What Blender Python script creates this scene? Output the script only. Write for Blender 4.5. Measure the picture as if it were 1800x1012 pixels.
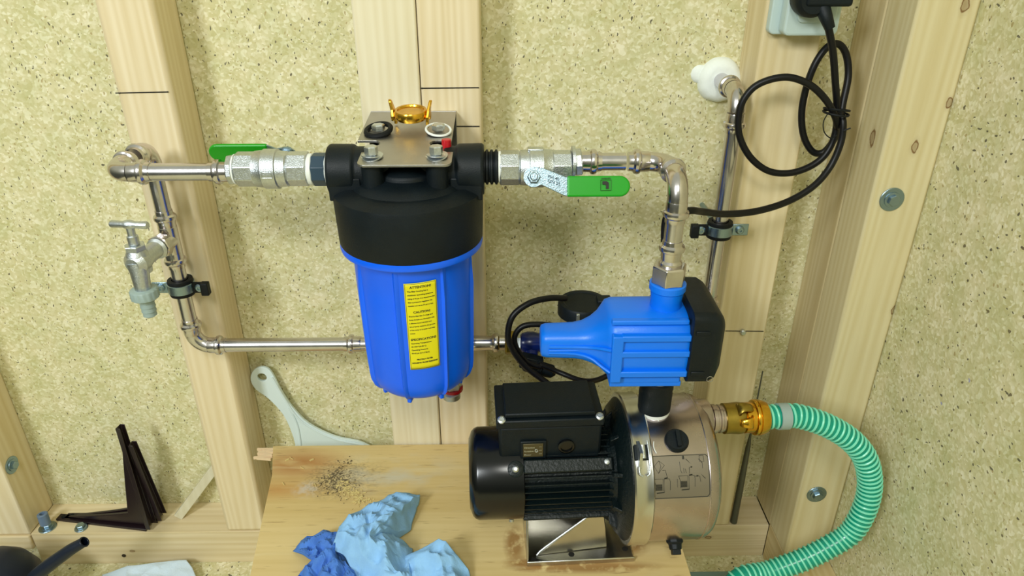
import bpy, bmesh, math, random
from mathutils import Vector, Matrix, noise
for o in list(bpy.data.objects): bpy.data.objects.remove(o)
SC = bpy.context.scene
COL = SC.collection
R = math.radians
V = Vector
def lin(c):
    return tuple(((x/255)/12.92 if x/255 <= .04045 else ((x/255+.055)/1.055)**2.4) for x in c)

# ------------------------------------------------------------------ camera
FZ = -.012
F, TH, YAW = 1250., R(27.3), R(.9)
CAM = V((0, -1.113, 1.14))
cd = bpy.data.cameras.new('camera'); cam = bpy.data.objects.new('camera', cd); COL.objects.link(cam)
cd.sensor_width = 36; cd.lens = F/1800*36; cd.clip_start = .02
cam.location = CAM; cam.rotation_euler = (R(90)-TH, 0, -YAW)
SC.camera = cam
FW = V((math.sin(YAW)*math.cos(TH), math.cos(YAW)*math.cos(TH), -math.sin(TH)))
RT = V((math.cos(YAW), -math.sin(YAW), 0)); UP = RT.cross(FW)
def P(u, v, y=None, z=None, x=None):            # where the sight line of a photo pixel meets a real plane
    d = FW + RT*((u-900)/F) + UP*((506-v)/F)
    t = (y-CAM.y)/d.y if y is not None else ((z-CAM.z)/d.z if z is not None else (x-CAM.x)/d.x)
    return CAM + d*t
# ------------------------------------------------------------------ light
w = bpy.data.worlds.new('world'); SC.world = w; w.use_nodes = True
nt = w.node_tree; bg = nt.nodes['Background']
tc = nt.nodes.new('ShaderNodeTexCoord'); sx = nt.nodes.new('ShaderNodeSeparateXYZ'); cr = nt.nodes.new('ShaderNodeValToRGB')
mr = nt.nodes.new('ShaderNodeMapRange'); mr.inputs[1].default_value = -1; mr.inputs[2].default_value = 1
nt.links.new(tc.outputs['Generated'], sx.inputs[0]); nt.links.new(sx.outputs[2], mr.inputs[0]); nt.links.new(mr.outputs[0], cr.inputs[0])
e = cr.color_ramp.elements
e[0].position = 0; e[0].color = (.12, .12, .095, 1); e[1].position = 1; e[1].color = (1.2, 1.27, .98, 1)
for p, c in ((.40, (.15, .17, .12, 1)), (.5, (.31, .34, .23, 1)), (.58, (.57, .60, .43, 1)), (.68, (.94, .99, .72, 1))):
    k = e.new(p); k.color = c
nt.links.new(cr.outputs[0], bg.inputs[0]); bg.inputs[1].default_value = .47
def area(name, loc, target, size, power, color, sy=None):
    l = bpy.data.lights.new(name, 'AREA'); l.size = size; l.energy = power; l.color = color
    if sy: l.shape = 'RECTANGLE'; l.size_y = sy
    o = bpy.data.objects.new(name, l); COL.objects.link(o); o.location = loc
    o.rotation_euler = (V(target)-V(loc)).to_track_quat('-Z', 'Y').to_euler(); return o
area('window_light', (-1.55, -2.6, 2.35), (-.1, 0, .6), .5, 60, (.93, .98, 1.0), .8)
area('ceiling_light', (-.1, -1.78, 2.0), (0, -.2, .5), .32, 11, (1, 1, .93))
SC.view_settings.view_transform = 'Standard'; SC.view_settings.look = 'None'
SC.view_settings.exposure = -.03; SC.view_settings.gamma = 1
SC.view_settings.use_curve_mapping = False

# ------------------------------------------------------------------ materials
def new_mat(name):
    m = bpy.data.materials.new(name); m.use_nodes = True
    return m, m.node_tree.nodes, m.node_tree.links, m.node_tree.nodes['Principled BSDF']
def plain(name, c, rough=.5, metal=0., bump=0., bscale=200., spec=.5, coat=0., var=0., vscale=30.):
    m, n, l, b = new_mat(name)
    b.inputs['Base Color'].default_value = lin(c)+(1,); b.inputs['Roughness'].default_value = rough
    b.inputs['Metallic'].default_value = metal; b.inputs['Specular IOR Level'].default_value = spec
    b.inputs['Coat Weight'].default_value = coat
    t = n.new('ShaderNodeTexCoord')
    if var:
        z = n.new('ShaderNodeTexNoise'); z.inputs['Scale'].default_value = vscale; z.inputs['Detail'].default_value = 4
        l.new(t.outputs['Object'], z.inputs['Vector'])
        r = n.new('ShaderNodeValToRGB'); q = r.color_ramp.elements
        q[0].position = .3; q[1].position = .7
        q[0].color = tuple(x*(1-var) for x in lin(c))+(1,); q[1].color = tuple(min(1, x*(1+var)) for x in lin(c))+(1,)
        l.new(z.outputs[0], r.inputs[0]); l.new(r.outputs[0], b.inputs['Base Color'])
        rr = n.new('ShaderNodeMapRange'); rr.inputs[3].default_value = rough*.8; rr.inputs[4].default_value = min(1, rough*1.25)
        l.new(z.outputs[0], rr.inputs[0]); l.new(rr.outputs[0], b.inputs['Roughness'])
    if bump:
        z = n.new('ShaderNodeTexNoise'); z.inputs['Scale'].default_value = bscale; z.inputs['Detail'].default_value = 3
        l.new(t.outputs['Object'], z.inputs['Vector'])
        u = n.new('ShaderNodeBump'); u.inputs['Strength'].default_value = bump; u.inputs['Distance'].default_value = .001
        l.new(z.outputs[0], u.inputs['Height']); l.new(u.outputs[0], b.inputs['Normal'])
    return m
def chipboard(name, seed=0.):
    m, n, l, b = new_mat(name); b.inputs['Roughness'].default_value = .75
    b.inputs['Specular IOR Level'].default_value = .25
    t = n.new('ShaderNodeTexCoord'); mp = n.new('ShaderNodeMapping'); mp.inputs['Location'].default_value = (seed, seed*.7, seed*.3)
    l.new(t.outputs['Object'], mp.inputs[0])
    wn = n.new('ShaderNodeTexNoise'); wn.inputs['Scale'].default_value = 60; l.new(mp.outputs[0], wn.inputs['Vector'])
    mx = n.new('ShaderNodeMix'); mx.data_type = 'RGBA'; mx.inputs[0].default_value = .012
    l.new(mp.outputs[0], mx.inputs[6]); l.new(wn.outputs[1], mx.inputs[7])
    v1 = n.new('ShaderNodeTexVoronoi'); v1.inputs['Scale'].default_value = 230; v1.feature = 'SMOOTH_F1'; v1.inputs['Smoothness'].default_value = .35; l.new(mx.outputs[2], v1.inputs['Vector'])
    r1 = n.new('ShaderNodeValToRGB'); q = r1.color_ramp.elements; r1.color_ramp.interpolation = 'LINEAR'
    q[0].position = .05; q[0].color = lin((206, 197, 152))+(1,); q[1].position = .95; q[1].color = lin((234, 228, 200))+(1,)
    for p, c in ((.35, (213, 205, 165)), (.65, (221, 213, 177))):
        k = q.new(p); k.color = lin(c)+(1,)
    sp = n.new('ShaderNodeSeparateColor'); l.new(v1.outputs['Color'], sp.inputs[0]); l.new(sp.outputs[0], r1.inputs[0])
    big = n.new('ShaderNodeTexNoise'); big.inputs['Scale'].default_value = 26; big.inputs['Detail'].default_value = 8; l.new(mp.outputs[0], big.inputs['Vector'])
    r2 = n.new('ShaderNodeValToRGB'); q = r2.color_ramp.elements; q[0].position = .32; q[0].color = (.84, .88, .76, 1); q[1].position = .68; q[1].color = (1.03, 1.03, 1.03, 1)
    l.new(big.outputs[0], r2.inputs[0])
    mu = n.new('ShaderNodeMix'); mu.data_type = 'RGBA'; mu.blend_type = 'MULTIPLY'; mu.inputs[0].default_value = 1
    l.new(r1.outputs[0], mu.inputs[6]); l.new(r2.outputs[0], mu.inputs[7])
    last = mu.outputs[2]
    def flecks(scale, sz, thr, colr, sq, last):
        mp2 = n.new('ShaderNodeMapping'); mp2.inputs['Scale'].default_value = sq; mp2.inputs['Rotation'].default_value = (0, .6*sq[0], 0); l.new(mx.outputs[2], mp2.inputs[0])
        vv = n.new('ShaderNodeTexVoronoi'); vv.inputs['Scale'].default_value = scale; l.new(mp2.outputs[0], vv.inputs['Vector'])
        s2 = n.new('ShaderNodeSeparateColor'); l.new(vv.outputs['Color'], s2.inputs[0])
        a = n.new('ShaderNodeMath'); a.operation = 'GREATER_THAN'; a.inputs[1].default_value = thr; l.new(s2.outputs[1], a.inputs[0])
        # size varies from fleck to fleck
        ms = n.new('ShaderNodeMath'); ms.operation = 'MULTIPLY'; ms.inputs[1].default_value = sz; l.new(s2.outputs[2], ms.inputs[0])
        c = n.new('ShaderNodeMath'); c.operation = 'LESS_THAN'; l.new(vv.outputs['Distance'], c.inputs[0]); l.new(ms.outputs[0], c.inputs[1])
        d = n.new('ShaderNodeMath'); d.operation = 'MULTIPLY'; l.new(a.outputs[0], d.inputs[0]); l.new(c.outputs[0], d.inputs[1])
        f = n.new('ShaderNodeMath'); f.operation = 'MULTIPLY'; f.inputs[1].default_value = .85; l.new(d.outputs[0], f.inputs[0])
        x = n.new('ShaderNodeMix'); x.data_type = 'RGBA'; l.new(f.outputs[0], x.inputs[0]); l.new(last, x.inputs[6])
        x.inputs[7].default_value = lin(colr)+(1,); return x.outputs[2]
    last = flecks(120, .30, .70, (238, 232, 202), (1, 1, 1.9), last)
    last = flecks(120, .27, .66, (172, 154, 106), (1.8, 1, 1), last)
    last = flecks(58, .21, .55, (78, 74, 62), (1, 1, 2.1), last)
    last = flecks(105, .25, .64, (74, 68, 56), (2.2, 1.2, 1), last)
    last = flecks(90, .22, .76, (96, 84, 58), (1, 1, 1), last)
    last = flecks(42, .14, .93, (150, 152, 196), (1, 1.4, 1), last)
    l.new(last, b.inputs['Base Color'])
    u = n.new('ShaderNodeBump'); u.inputs['Strength'].default_value = .25; u.inputs['Distance'].default_value = .001
    l.new(v1.outputs['Distance'], u.inputs['Height']); l.new(u.outputs[0], b.inputs['Normal'])
    return m
def wood(name, light, dark, axis='z', seed=0., grain=1., knots=(), rough=.55):
    """knots: list of (x,y,z,size) in the board's own space"""
    m, n, l, b = new_mat(name); b.inputs['Roughness'].default_value = rough; b.inputs['Specular IOR Level'].default_value = .35
    t = n.new('ShaderNodeTexCoord'); mp = n.new('ShaderNodeMapping')
    ax = 'xyz'.index(axis); sc = [1, 1, 1]; sc[ax] = .045
    mp.inputs['Scale'].default_value = sc; mp.inputs['Location'].default_value = (seed*1.7, seed, seed*.37)
    l.new(t.outputs['Object'], mp.inputs[0])
    n1 = n.new('ShaderNodeTexNoise'); n1.inputs['Scale'].default_value = 9; n1.inputs['Detail'].default_value = 2; l.new(mp.outputs[0], n1.inputs['Vector'])
    sp = n.new('ShaderNodeSeparateXYZ'); l.new(t.outputs['Object'], sp.inputs[0])
    acr = n.new('ShaderNodeMath'); acr.operation = 'ADD'
    others = [i for i in range(3) if i != ax]
    l.new(sp.outputs[others[0]], acr.inputs[0]); l.new(sp.outputs[others[1]], acr.inputs[1])
    m1 = n.new('ShaderNodeMath'); m1.operation = 'MULTIPLY'; m1.inputs[1].default_value = 420; l.new(acr.outputs[0], m1.inputs[0])
    m2 = n.new('ShaderNodeMath'); m2.operation = 'MULTIPLY'; m2.inputs[1].default_value = 60; l.new(n1.outputs[0], m2.inputs[0])
    m3 = n.new('ShaderNodeMath'); m3.operation = 'ADD'; l.new(m1.outputs[0], m3.inputs[0]); l.new(m2.outputs[0], m3.inputs[1])
    sn = n.new('ShaderNodeMath'); sn.operation = 'SINE'; l.new(m3.outputs[0], sn.inputs[0])
    m4 = n.new('ShaderNodeMapRange'); m4.inputs[1].default_value = -1; m4.inputs[2].default_value = 1; l.new(sn.outputs[0], m4.inputs[0])
    n2 = n.new('ShaderNodeTexNoise'); n2.inputs['Scale'].default_value = 120; n2.inputs['Detail'].default_value = 3; l.new(mp.outputs[0], n2.inputs['Vector'])
    n3 = n.new('ShaderNodeTexNoise'); n3.inputs['Scale'].default_value = 12; n3.inputs['Detail'].default_value = 3; l.new(mp.outputs[0], n3.inputs['Vector'])
    a1 = n.new('ShaderNodeMath'); a1.operation = 'MULTIPLY_ADD'; a1.inputs[1].default_value = .22*grain; l.new(m4.outputs[0], a1.inputs[0]); 
    a2 = n.new('ShaderNodeMath'); a2.operation = 'MULTIPLY_ADD'; a2.inputs[1].default_value = .45; l.new(n2.outputs[0], a2.inputs[0])
    a3 = n.new('ShaderNodeMath'); a3.operation = 'MULTIPLY'; a3.inputs[1].default_value = .75; l.new(n3.outputs[0], a3.inputs[0])
    l.new(a3.outputs[0], a2.inputs[2]); l.new(a2.outputs[0], a1.inputs[2])
    r = n.new('ShaderNodeValToRGB'); q = r.color_ramp.elements
    q[0].position = .36; q[0].color = lin(light)+(1,); q[1].position = 1.1; q[1].color = lin(dark)+(1,)
    l.new(a1.outputs[0], r.inputs[0]); last = r.outputs[0]
    for (kx, ky, kz, ks) in knots:
        nn_ = n.new('ShaderNodeTexNoise'); nn_.inputs['Scale'].default_value = 90; l.new(t.outputs['Object'], nn_.inputs['Vector']); wm = n.new('ShaderNodeVectorMath'); wm.operation = 'MULTIPLY_ADD'; wm.inputs[1].default_value = (ks*.9,)*3; l.new(nn_.outputs[1], wm.inputs[0]); l.new(t.outputs['Object'], wm.inputs[2])
        s = n.new('ShaderNodeVectorMath'); s.operation = 'SUBTRACT'; s.inputs[1].default_value = (kx+ks*.45, ky+ks*.45, kz+ks*.45); l.new(wm.outputs[0], s.inputs[0])
        g = n.new('ShaderNodeVectorMath'); g.operation = 'MULTIPLY'; qq = [1, 1, 1]; qq[ax] = .55; g.inputs[1].default_value = qq; l.new(s.outputs[0], g.inputs[0])
        le = n.new('ShaderNodeVectorMath'); le.operation = 'LENGTH'; l.new(g.outputs[0], le.inputs[0])
        kr = n.new('ShaderNodeValToRGB'); kq = kr.color_ramp.elements
        dv = n.new('ShaderNodeMath'); dv.operation = 'DIVIDE'; dv.inputs[1].default_value = ks*1.25; l.new(le.outputs['Value'], dv.inputs[0]); l.new(dv.outputs[0], kr.inputs[0])
        kq[0].position = 0; kq[0].color = (.55,)*3+(1,); kq[1].position = 1; kq[1].color = (0, 0, 0, 1)
        for pp, cc in ((.36, .5), (.44, .95), (.52, .9), (.6, .15)):
            k = kq.new(pp); k.color = (cc,)*3+(1,)
        x = n.new('ShaderNodeMix'); x.data_type = 'RGBA'; l.new(kr.outputs[0], x.inputs[0]); l.new(last, x.inputs[6]); x.inputs[7].default_value = lin((118, 84, 46))+(1,)
        last = x.outputs[2]
    l.new(last, b.inputs['Base Color'])
    return m

M = {}
M['chip'] = chipboard('chipboard'); M['chip_r'] = chipboard('chipboard_side', 3.1); M['floor'] = chipboard('floor_panel', 7.7)
CL, CD = (236, 222, 192), (214, 194, 150)
M['wood1'] = wood('pine_pale', CL, CD, 'z', 1.3)
M['wood2'] = wood('pine_pale_second', (236, 228, 202), (214, 200, 160), 'z', 5.9, .7)
M['wood3'] = wood('pine_pale_third', (230, 216, 180), (206, 186, 138), 'z', 9.1, 1.)
M['wood4'] = wood('pine_warm', (216, 204, 166), (194, 176, 130), 'z', 12.4, 1.)
M['woodp'] = wood('pine_post', (222, 212, 174), (202, 186, 138), 'z', 17.2, 1., knots=[tuple(P(1608, 258, y=-.16))+(.0075,), tuple(P(1669, 181, y=-.16))+(.006,), tuple(P(1697, 8, y=-.16))+(.008,), tuple(P(1571, 545, y=-.16))+(.006,), (.528, -.125, .865, .010)])
M['woodx'] = wood('pine_sill', (234, 220, 188), (208, 188, 144), 'x', 3.3, .9, knots=[(-.742, -.08, .022, .004), (.41, -.08, .04, .006)])
M['woody'] = wood('pine_sill_side', (220, 206, 162), (190, 166, 112), 'y', 8.3)
M['offcut'] = wood('pine_offcut', (222, 218, 196), (196, 188, 156), 'z', 2.2, .6)
M['steel'] = plain('brushed_steel_pipe', (206, 202, 206), .22, 1, var=.08, vscale=40)
M['fit'] = plain('press_fitting_steel', (206, 200, 200), .2, 1, var=.08, vscale=70)
M['galv'] = plain('nickel_plated_brass', (208, 214, 218), .34, 1, bump=.5, bscale=900, var=.08, vscale=300)
M['galv2'] = plain('zinc_plate', (150, 172, 186), .32, 1, bump=.3, bscale=600)
M['plate'] = plain('bracket_steel', (176, 174, 170), .38, 1, bump=.25, bscale=500, var=.08)
M['tank'] = plain('stainless_tank', (184, 172, 172), .26, 1, var=.12, vscale=22)
M['band'] = plain('stainless_band', (200, 198, 192), .24, 1, var=.1, vscale=20)
M['brass'] = plain('brass', (222, 172, 60), .2, 1, var=.15, vscale=60)
M['brass2'] = plain('dull_brass', (158, 136, 62), .36, 1, var=.15, vscale=60)
M['black'] = plain('black_plastic', (9, 19, 24), .5, spec=.3, bump=.25, bscale=700, var=.2, vscale=30)
M['blackg'] = plain('black_gloss_paint', (5, 7, 9), .21, spec=.45)
M['blackf'] = plain('black_cast_paint', (8, 20, 22), .4, spec=.35, bump=.8, bscale=260)
M['cable'] = plain('black_cable_rubber', (9, 9, 13), .42, spec=.32)
M['rubber'] = plain('black_rubber', (9, 14, 17), .6, spec=.3)
M['blue'] = plain('blue_filter_plastic', (0, 98, 252), .34, spec=.5, var=.05, vscale=12)
M['blue2'] = plain('blue_controller_plastic', (4, 118, 240), .36, spec=.5, bump=.15, bscale=500)
M['dblue'] = plain('dark_blue_plastic', (12, 30, 92), .25)
M['greyblue'] = plain('slate_plastic', (44, 66, 84), .4)
M['green'] = plain('green_vinyl', (10, 150, 12), .38)
M['ptfe'] = plain('white_thread_tape', (232, 236, 232), .55)
M['red'] = plain('red_plastic', (186, 22, 34), .3)
M['yellow'] = plain('yellow_label', (222, 212, 10), .45)
M['ink'] = plain('black_ink', (28, 30, 22), .6)
M['lgrey'] = plain('pale_grey_plastic', (150, 168, 164), .45)
M['socket'] = plain('pale_socket_plastic', (186, 204, 202), .4)
M['foam'] = plain('white_foam', (236, 242, 238), .8, bump=1, bscale=90)
M['lidw'] = plain('white_translucent_plastic', (214, 230, 232), .4)
M['sticker'] = plain('silver_sticker', (140, 132, 122), .34, .75)
M['nameplate'] = plain('brown_name_plate', (84, 76, 52), .4, .5)
M['iron'] = plain('dark_brown_paint', (30, 18, 24), .32, spec=.6)
M['hose'] = plain('green_hose_wall', (0, 146, 122), .22)
M['hosel'] = plain('pale_green_hose_spiral', (132, 226, 194), .3)
M['paper'] = plain('blue_paper', (140, 188, 232), .85, bump=.5, bscale=400, var=.08, vscale=30)
M['paper2'] = plain('deep_blue_paper', (72, 122, 204), .85, bump=.5, bscale=400, var=.12, vscale=40)
M['cloth'] = plain('pale_blue_cloth', (204, 222, 238), .9, bump=.6, bscale=500)
M['can'] = plain('dark_blue_can_plastic', (14, 24, 42), .4, spec=.35)
M['slot'] = plain('dark_gap', (16, 14, 10), .9)
M['dust'] = plain('saw_chips', (214, 194, 130), .8); M['dirt'] = plain('dark_grit', (104, 92, 68), .9)
M['splint'] = plain('raw_splinter', (226, 200, 164), .8)
M['floorstrip'] = plain('blue_grey_metal_strip', (130, 160, 160), .45, .2)
M['cork'] = plain('beige_cup', (172, 156, 112), .4)

def board_mat():
    m = wood('plywood_top', (222, 200, 146), (196, 168, 106), 'x', 4.4, .25, rough=.5)
    n, l = m.node_tree.nodes, m.node_tree.links; b = n['Principled BSDF']
    last = b.inputs['Base Color'].links[0].from_socket
    t = n.new('ShaderNodeTexCoord')
    def noisev(scale, sq, lo, hi, det=4):
        mp = n.new('ShaderNodeMapping'); mp.inputs['Scale'].default_value = sq; l.new(t.outputs['Object'], mp.inputs[0])
        z = n.new('ShaderNodeTexNoise'); z.inputs['Scale'].default_value = scale; z.inputs['Detail'].default_value = det; l.new(mp.outputs[0], z.inputs['Vector'])
        r = n.new('ShaderNodeMapRange'); r.inputs[1].default_value = lo; r.inputs[2].default_value = hi; l.new(z.outputs[0], r.inputs[0]); return r.outputs[0]
    def blob(cx, cy, rx, ry, soft=1.):
        s = n.new('ShaderNodeVectorMath'); s.operation = 'SUBTRACT'; s.inputs[1].default_value = (cx+.05, cy+.3, .287-FZ); l.new(t.outputs['Object'], s.inputs[0])
        g = n.new('ShaderNodeVectorMath'); g.operation = 'DIVIDE'; g.inputs[1].default_value = (rx, ry, 1); l.new(s.outputs[0], g.inputs[0])
        le = n.new('ShaderNodeVectorMath'); le.operation = 'LENGTH'; l.new(g.outputs[0], le.inputs[0])
        r = n.new('ShaderNodeMapRange'); r.inputs[1].default_value = 1; r.inputs[2].default_value = 1-soft; l.new(le.outputs['Value'], r.inputs[0]); return r.outputs[0]
    def mul(a, c):
        x = n.new('ShaderNodeMath'); x.operation = 'MULTIPLY'; x.use_clamp = True
        l.new(a, x.inputs[0])
        if isinstance(c, (int, float)): x.inputs[1].default_value = c
        else: l.new(c, x.inputs[1])
        return x.outputs[0]
    def over(fac, col, last):
        x = n.new('ShaderNodeMix'); x.data_type = 'RGBA'; l.new(fac, x.inputs[0]); l.new(last, x.inputs[6]); x.inputs[7].default_value = lin(col)+(1,); return x.outputs[2]
    c = P(545, 815, z=.287); last = over(mul(blob(c.x-.02, c.y, .10, .05), noisev(14, (1, 3, 1), .2, .5)), (168, 108, 52), last)
    c = P(520, 860, z=.287); last = over(mul(blob(c.x-.03, c.y, .10, .03), .7), (186, 130, 66), last)
    c = P(605, 838, z=.287); last = over(mul(mul(blob(c.x, c.y, .075, .06), noisev(160, (1, 2, 1), .5, .62)), .8), (62, 52, 38), last)
    last = over(mul(blob(c.x+.01, c.y-.01, .09, .06), noisev(40, (1, 2, 1), .42, .7)), (140, 124, 92), last)
    c = P(690, 830, z=.287); last = over(mul(mul(blob(c.x, c.y, .13, .07), noisev(18, (1, 2, 1), .42, .65)), .95), (200, 196, 178), last)
    c = P(540, 860, z=.287); last = over(mul(mul(blob(c.x, c.y, .03, .025), noisev(60, (1, 1, 1), .4, .55)), .7), (206, 204, 200), last)
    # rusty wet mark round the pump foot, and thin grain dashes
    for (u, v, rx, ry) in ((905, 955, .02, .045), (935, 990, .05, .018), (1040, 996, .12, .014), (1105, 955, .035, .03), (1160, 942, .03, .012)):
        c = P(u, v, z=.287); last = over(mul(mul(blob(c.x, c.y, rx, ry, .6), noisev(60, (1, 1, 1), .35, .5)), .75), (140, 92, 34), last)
    last = over(mul(noisev(60, (.35, 4, 1), .62, .70), .45), (132, 98, 54), last)
    last = over(mul(noisev(6, (1, 8, 1), .6, .7), .35), (222, 206, 160), last)
    c = P(590, 845, z=.287); last = over(mul(mul(blob(c.x, c.y, .06, .05), noisev(260, (1, 1.6, 1), .47, .6, 6)), .85), (74, 64, 46), last)
    l.new(last, b.inputs['Base Color']); return m
M['board'] = board_mat()

# ------------------------------------------------------------------ mesh helpers
def basis(d, upv=None):
    d = V(d).normalized(); a = V(upv) if upv else (V((0, 0, 1)) if abs(d.z) < .9 else V((0, 1, 0)))
    x = a.cross(d).normalized(); y = d.cross(x).normalized(); return x, y, d
class MB:
    def __init__(s): s.b = bmesh.new()
    def box(s, lo, hi, rz=0, about=None):
        lo, hi = V(lo), V(hi)
        vs = [s.b.verts.new((x, y, z)) for x in (lo.x, hi.x) for y in (lo.y, hi.y) for z in (lo.z, hi.z)]
        for f in ((0, 1, 3, 2), (4, 6, 7, 5), (0, 4, 5, 1), (2, 3, 7, 6), (0, 2, 6, 4), (1, 5, 7, 3)): s.b.faces.new([vs[i] for i in f])
        if rz:
            c = V(about) if about else (lo+hi)/2
            bmesh.ops.rotate(s.b, verts=vs, cent=c, matrix=Matrix.Rotation(rz, 3, 'Z'))
        return s
    def obox(s, c, half, X, Y, Z):
        c = V(c); X, Y, Z = V(X).normalized(), V(Y).normalized(), V(Z).normalized()
        vs = [s.b.verts.new(c+X*(a*half[0])+Y*(b_*half[1])+Z*(d*half[2])) for a in (-1, 1) for b_ in (-1, 1) for d in (-1, 1)]
        for f in ((0, 1, 3, 2), (4, 6, 7, 5), (0, 4, 5, 1), (2, 3, 7, 6), (0, 2, 6, 4), (1, 5, 7, 3)): s.b.faces.new([vs[i] for i in f])
        return s
    def loft(s, rings, cap0=True, cap1=True, closed=True):
        rs = [[s.b.verts.new(p) for p in r] for r in rings]; n = len(rs[0])
        for a, c in zip(rs, rs[1:]):
            for i in range(n if closed else n-1):
                j = (i+1) % n
                try: s.b.faces.new((a[i], a[j], c[j], c[i]))
                except ValueError: pass
        if cap0: s.b.faces.new(list(reversed(rs[0])))
        if cap1: s.b.faces.new(rs[-1])
        return s
    def lathe(s, p0, d, prof, n=32, upv=None, phase=0., cap0=True, cap1=True):
        """prof: (t along d, radius)"""
        x, y, d = basis(d, upv); p0 = V(p0)
        rings = [[p0+d*t+(x*math.cos(2*math.pi*i/n+phase)+y*math.sin(2*math.pi*i/n+phase))*max(r, 1e-5) for i in range(n)] for t, r in prof]
        return s.loft(rings, cap0, cap1)
    def cyl(s, p0, p1, r, n=24, ch=0., phase=0., upv=None):
        p0, p1 = V(p0), V(p1); L = (p1-p0).length
        pr = [(0, r-ch), (ch, r), (L-ch, r), (L, r-ch)] if ch else [(0, r), (L, r)]
        return s.lathe(p0, p1-p0, pr, n, upv, phase)
    def hexn(s, p0, p1, r, ch=.0015, phase=0., upv=None, n=6): return s.cyl(p0, p1, r, n, ch, phase, upv)
    def tube(s, pts, r, n=12, cap=True, sub=0):
        if sub: pts = smooth(pts, sub)
        pts = [V(p) for p in pts]; N = len(pts)
        if not callable(r): rr = lambda k: r
        else: rr = r
        tg = [(pts[min(i+1, N-1)]-pts[max(i-1, 0)]).normalized() for i in range(N)]
        x, y, _ = basis(tg[0]); rings = []
        for i in range(N):
            if i:
                q = tg[i-1].rotation_difference(tg[i]); x = q @ x; x = (x-tg[i]*x.dot(tg[i])).normalized()
            y = tg[i].cross(x)
            k = rr(i/(N-1)); rings.append([pts[i]+(x*math.cos(2*math.pi*j/n)+y*math.sin(2*math.pi*j/n))*k for j in range(n)])
        return s.loft(rings, cap, cap)
    def prism(s, pts, off):
        """closed outline pts (3-D) pushed by vector off"""
        a = [s.b.verts.new(V(p)) for p in pts]; c = [s.b.verts.new(V(p)+V(off)) for p in pts]; n = len(a)
        s.b.faces.new(a); s.b.faces.new(list(reversed(c)))
        for i in range(n): s.b.faces.new((a[i], c[i], c[(i+1) % n], a[(i+1) % n]))
        return s
    def plate_holes(s, outer, holes, T, off):
        """2-D outline with holes, mapped by T(x,y) to 3-D and thickened by off"""
        bm = s.b; ed = []
        for lp in [outer]+holes:
            vs = [bm.verts.new(V((p[0], p[1], 0))) for p in lp]
            ed += [bm.edges.new((vs[i], vs[(i+1) % len(vs)])) for i in range(len(vs))]
        g = bmesh.ops.triangle_fill(bm, use_beauty=True, use_dissolve=False, edges=ed)
        fs = [f for f in g['geom'] if isinstance(f, bmesh.types.BMFace)]
        ex = bmesh.ops.extrude_face_region(bm, geom=fs)
        top = [v for v in ex['geom'] if isinstance(v, bmesh.types.BMVert)]; allv = set(v for e_ in ed for v in e_.verts) | set(top) | set(v for f in fs if f.is_valid for v in f.verts)
        tops = set(top)
        for v in allv:
            q = V(T(v.co.x, v.co.y)); v.co = q+(V(off) if v in tops else V((0, 0, 0)))
        return s
    def torus(s, c, axis, R_, r, n=36, m=10):
        x, y, d = basis(axis); c = V(c); rings = []
        pts = [c+(x*math.cos(2*math.pi*i/n)+y*math.sin(2*math.pi*i/n))*R_ for i in range(n)]
        vs = [[s.b.verts.new(pts[i]+((pts[i]-c).normalized()*math.cos(2*math.pi*j/m)+d*math.sin(2*math.pi*j/m))*r) for j in range(m)] for i in range(n)]
        for i in range(n):
            for j in range(m): s.b.faces.new((vs[i][j], vs[(i+1) % n][j], vs[(i+1) % n][(j+1) % m], vs[i][(j+1) % m]))
        return s
    def build(s, name, mat, parent=None, ang=35, bevel=0., flat=False, seg=2, local=False, sub=0):
        bm = s.b; bmesh.ops.recalc_face_normals(bm, faces=bm.faces[:])
        me = bpy.data.meshes.new(name); 
        if parent is not None and not local:
            r = parent
            while r.parent: r = r.parent
            bm.transform(ROOTM[r.name].inverted())
        bm.to_mesh(me); bm.free()
        if not flat:
            me.polygons.foreach_set('use_smooth', [True]*len(me.polygons)); me.set_sharp_from_angle(angle=R(ang))
        me.materials.append(M[mat] if isinstance(mat, str) else mat)
        o = bpy.data.objects.new(name, me); COL.objects.link(o)
        if parent is not None: o.parent = parent
        else: ROOTM[o.name] = Matrix.Identity(4)
        if bevel:
            b = o.modifiers.new('bevel', 'BEVEL'); b.width = bevel; b.segments = seg; b.limit_method = 'ANGLE'; b.angle_limit = R(40)
        if sub:
            b = o.modifiers.new('sub', 'SUBSURF'); b.levels = b.render_levels = sub
        return o
ROOTM = {}
def smooth(pts, k=8):
    pts = [V(p) for p in pts]; q = [pts[0]*2-pts[1]]+pts+[pts[-1]*2-pts[-2]]; out = []
    for i in range(1, len(q)-2):
        a, b, c, d = q[i-1:i+3]
        for j in range(k):
            t = j/k; out.append(.5*((2*b)+(c-a)*t+(2*a-5*b+4*c-d)*t*t+(3*b-a-3*c+d)*t**3))
    out.append(pts[-1]); return out
def arc(p0, corner, p1, rad, k=8):
    """points of a fillet of radius rad at the corner between two perpendicular legs"""
    c = V(corner); a = (V(p0)-c).normalized(); b = (V(p1)-c).normalized(); o = c+a*rad+b*rad
    return [o-b*rad*math.cos(t)-a*rad*math.sin(t) for t in [math.pi/2*i/k for i in range(k+1)]]
def thing(name, label, cat, loc=(0, 0, 0), rz=0., group=None):
    o = bpy.data.objects.new(name, None); COL.objects.link(o); o.empty_display_size = .02
    o.location = loc; o.rotation_euler = (0, 0, rz); o['label'] = label; o['category'] = cat
    if group: o['group'] = group
    ROOTM[o.name] = Matrix.Translation(V(loc)) @ Matrix.Rotation(rz, 4, 'Z'); return o
def tag(o, label, cat, group=None):
    o['label'] = label; o['category'] = cat
    if group: o['group'] = group
    return o
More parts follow.
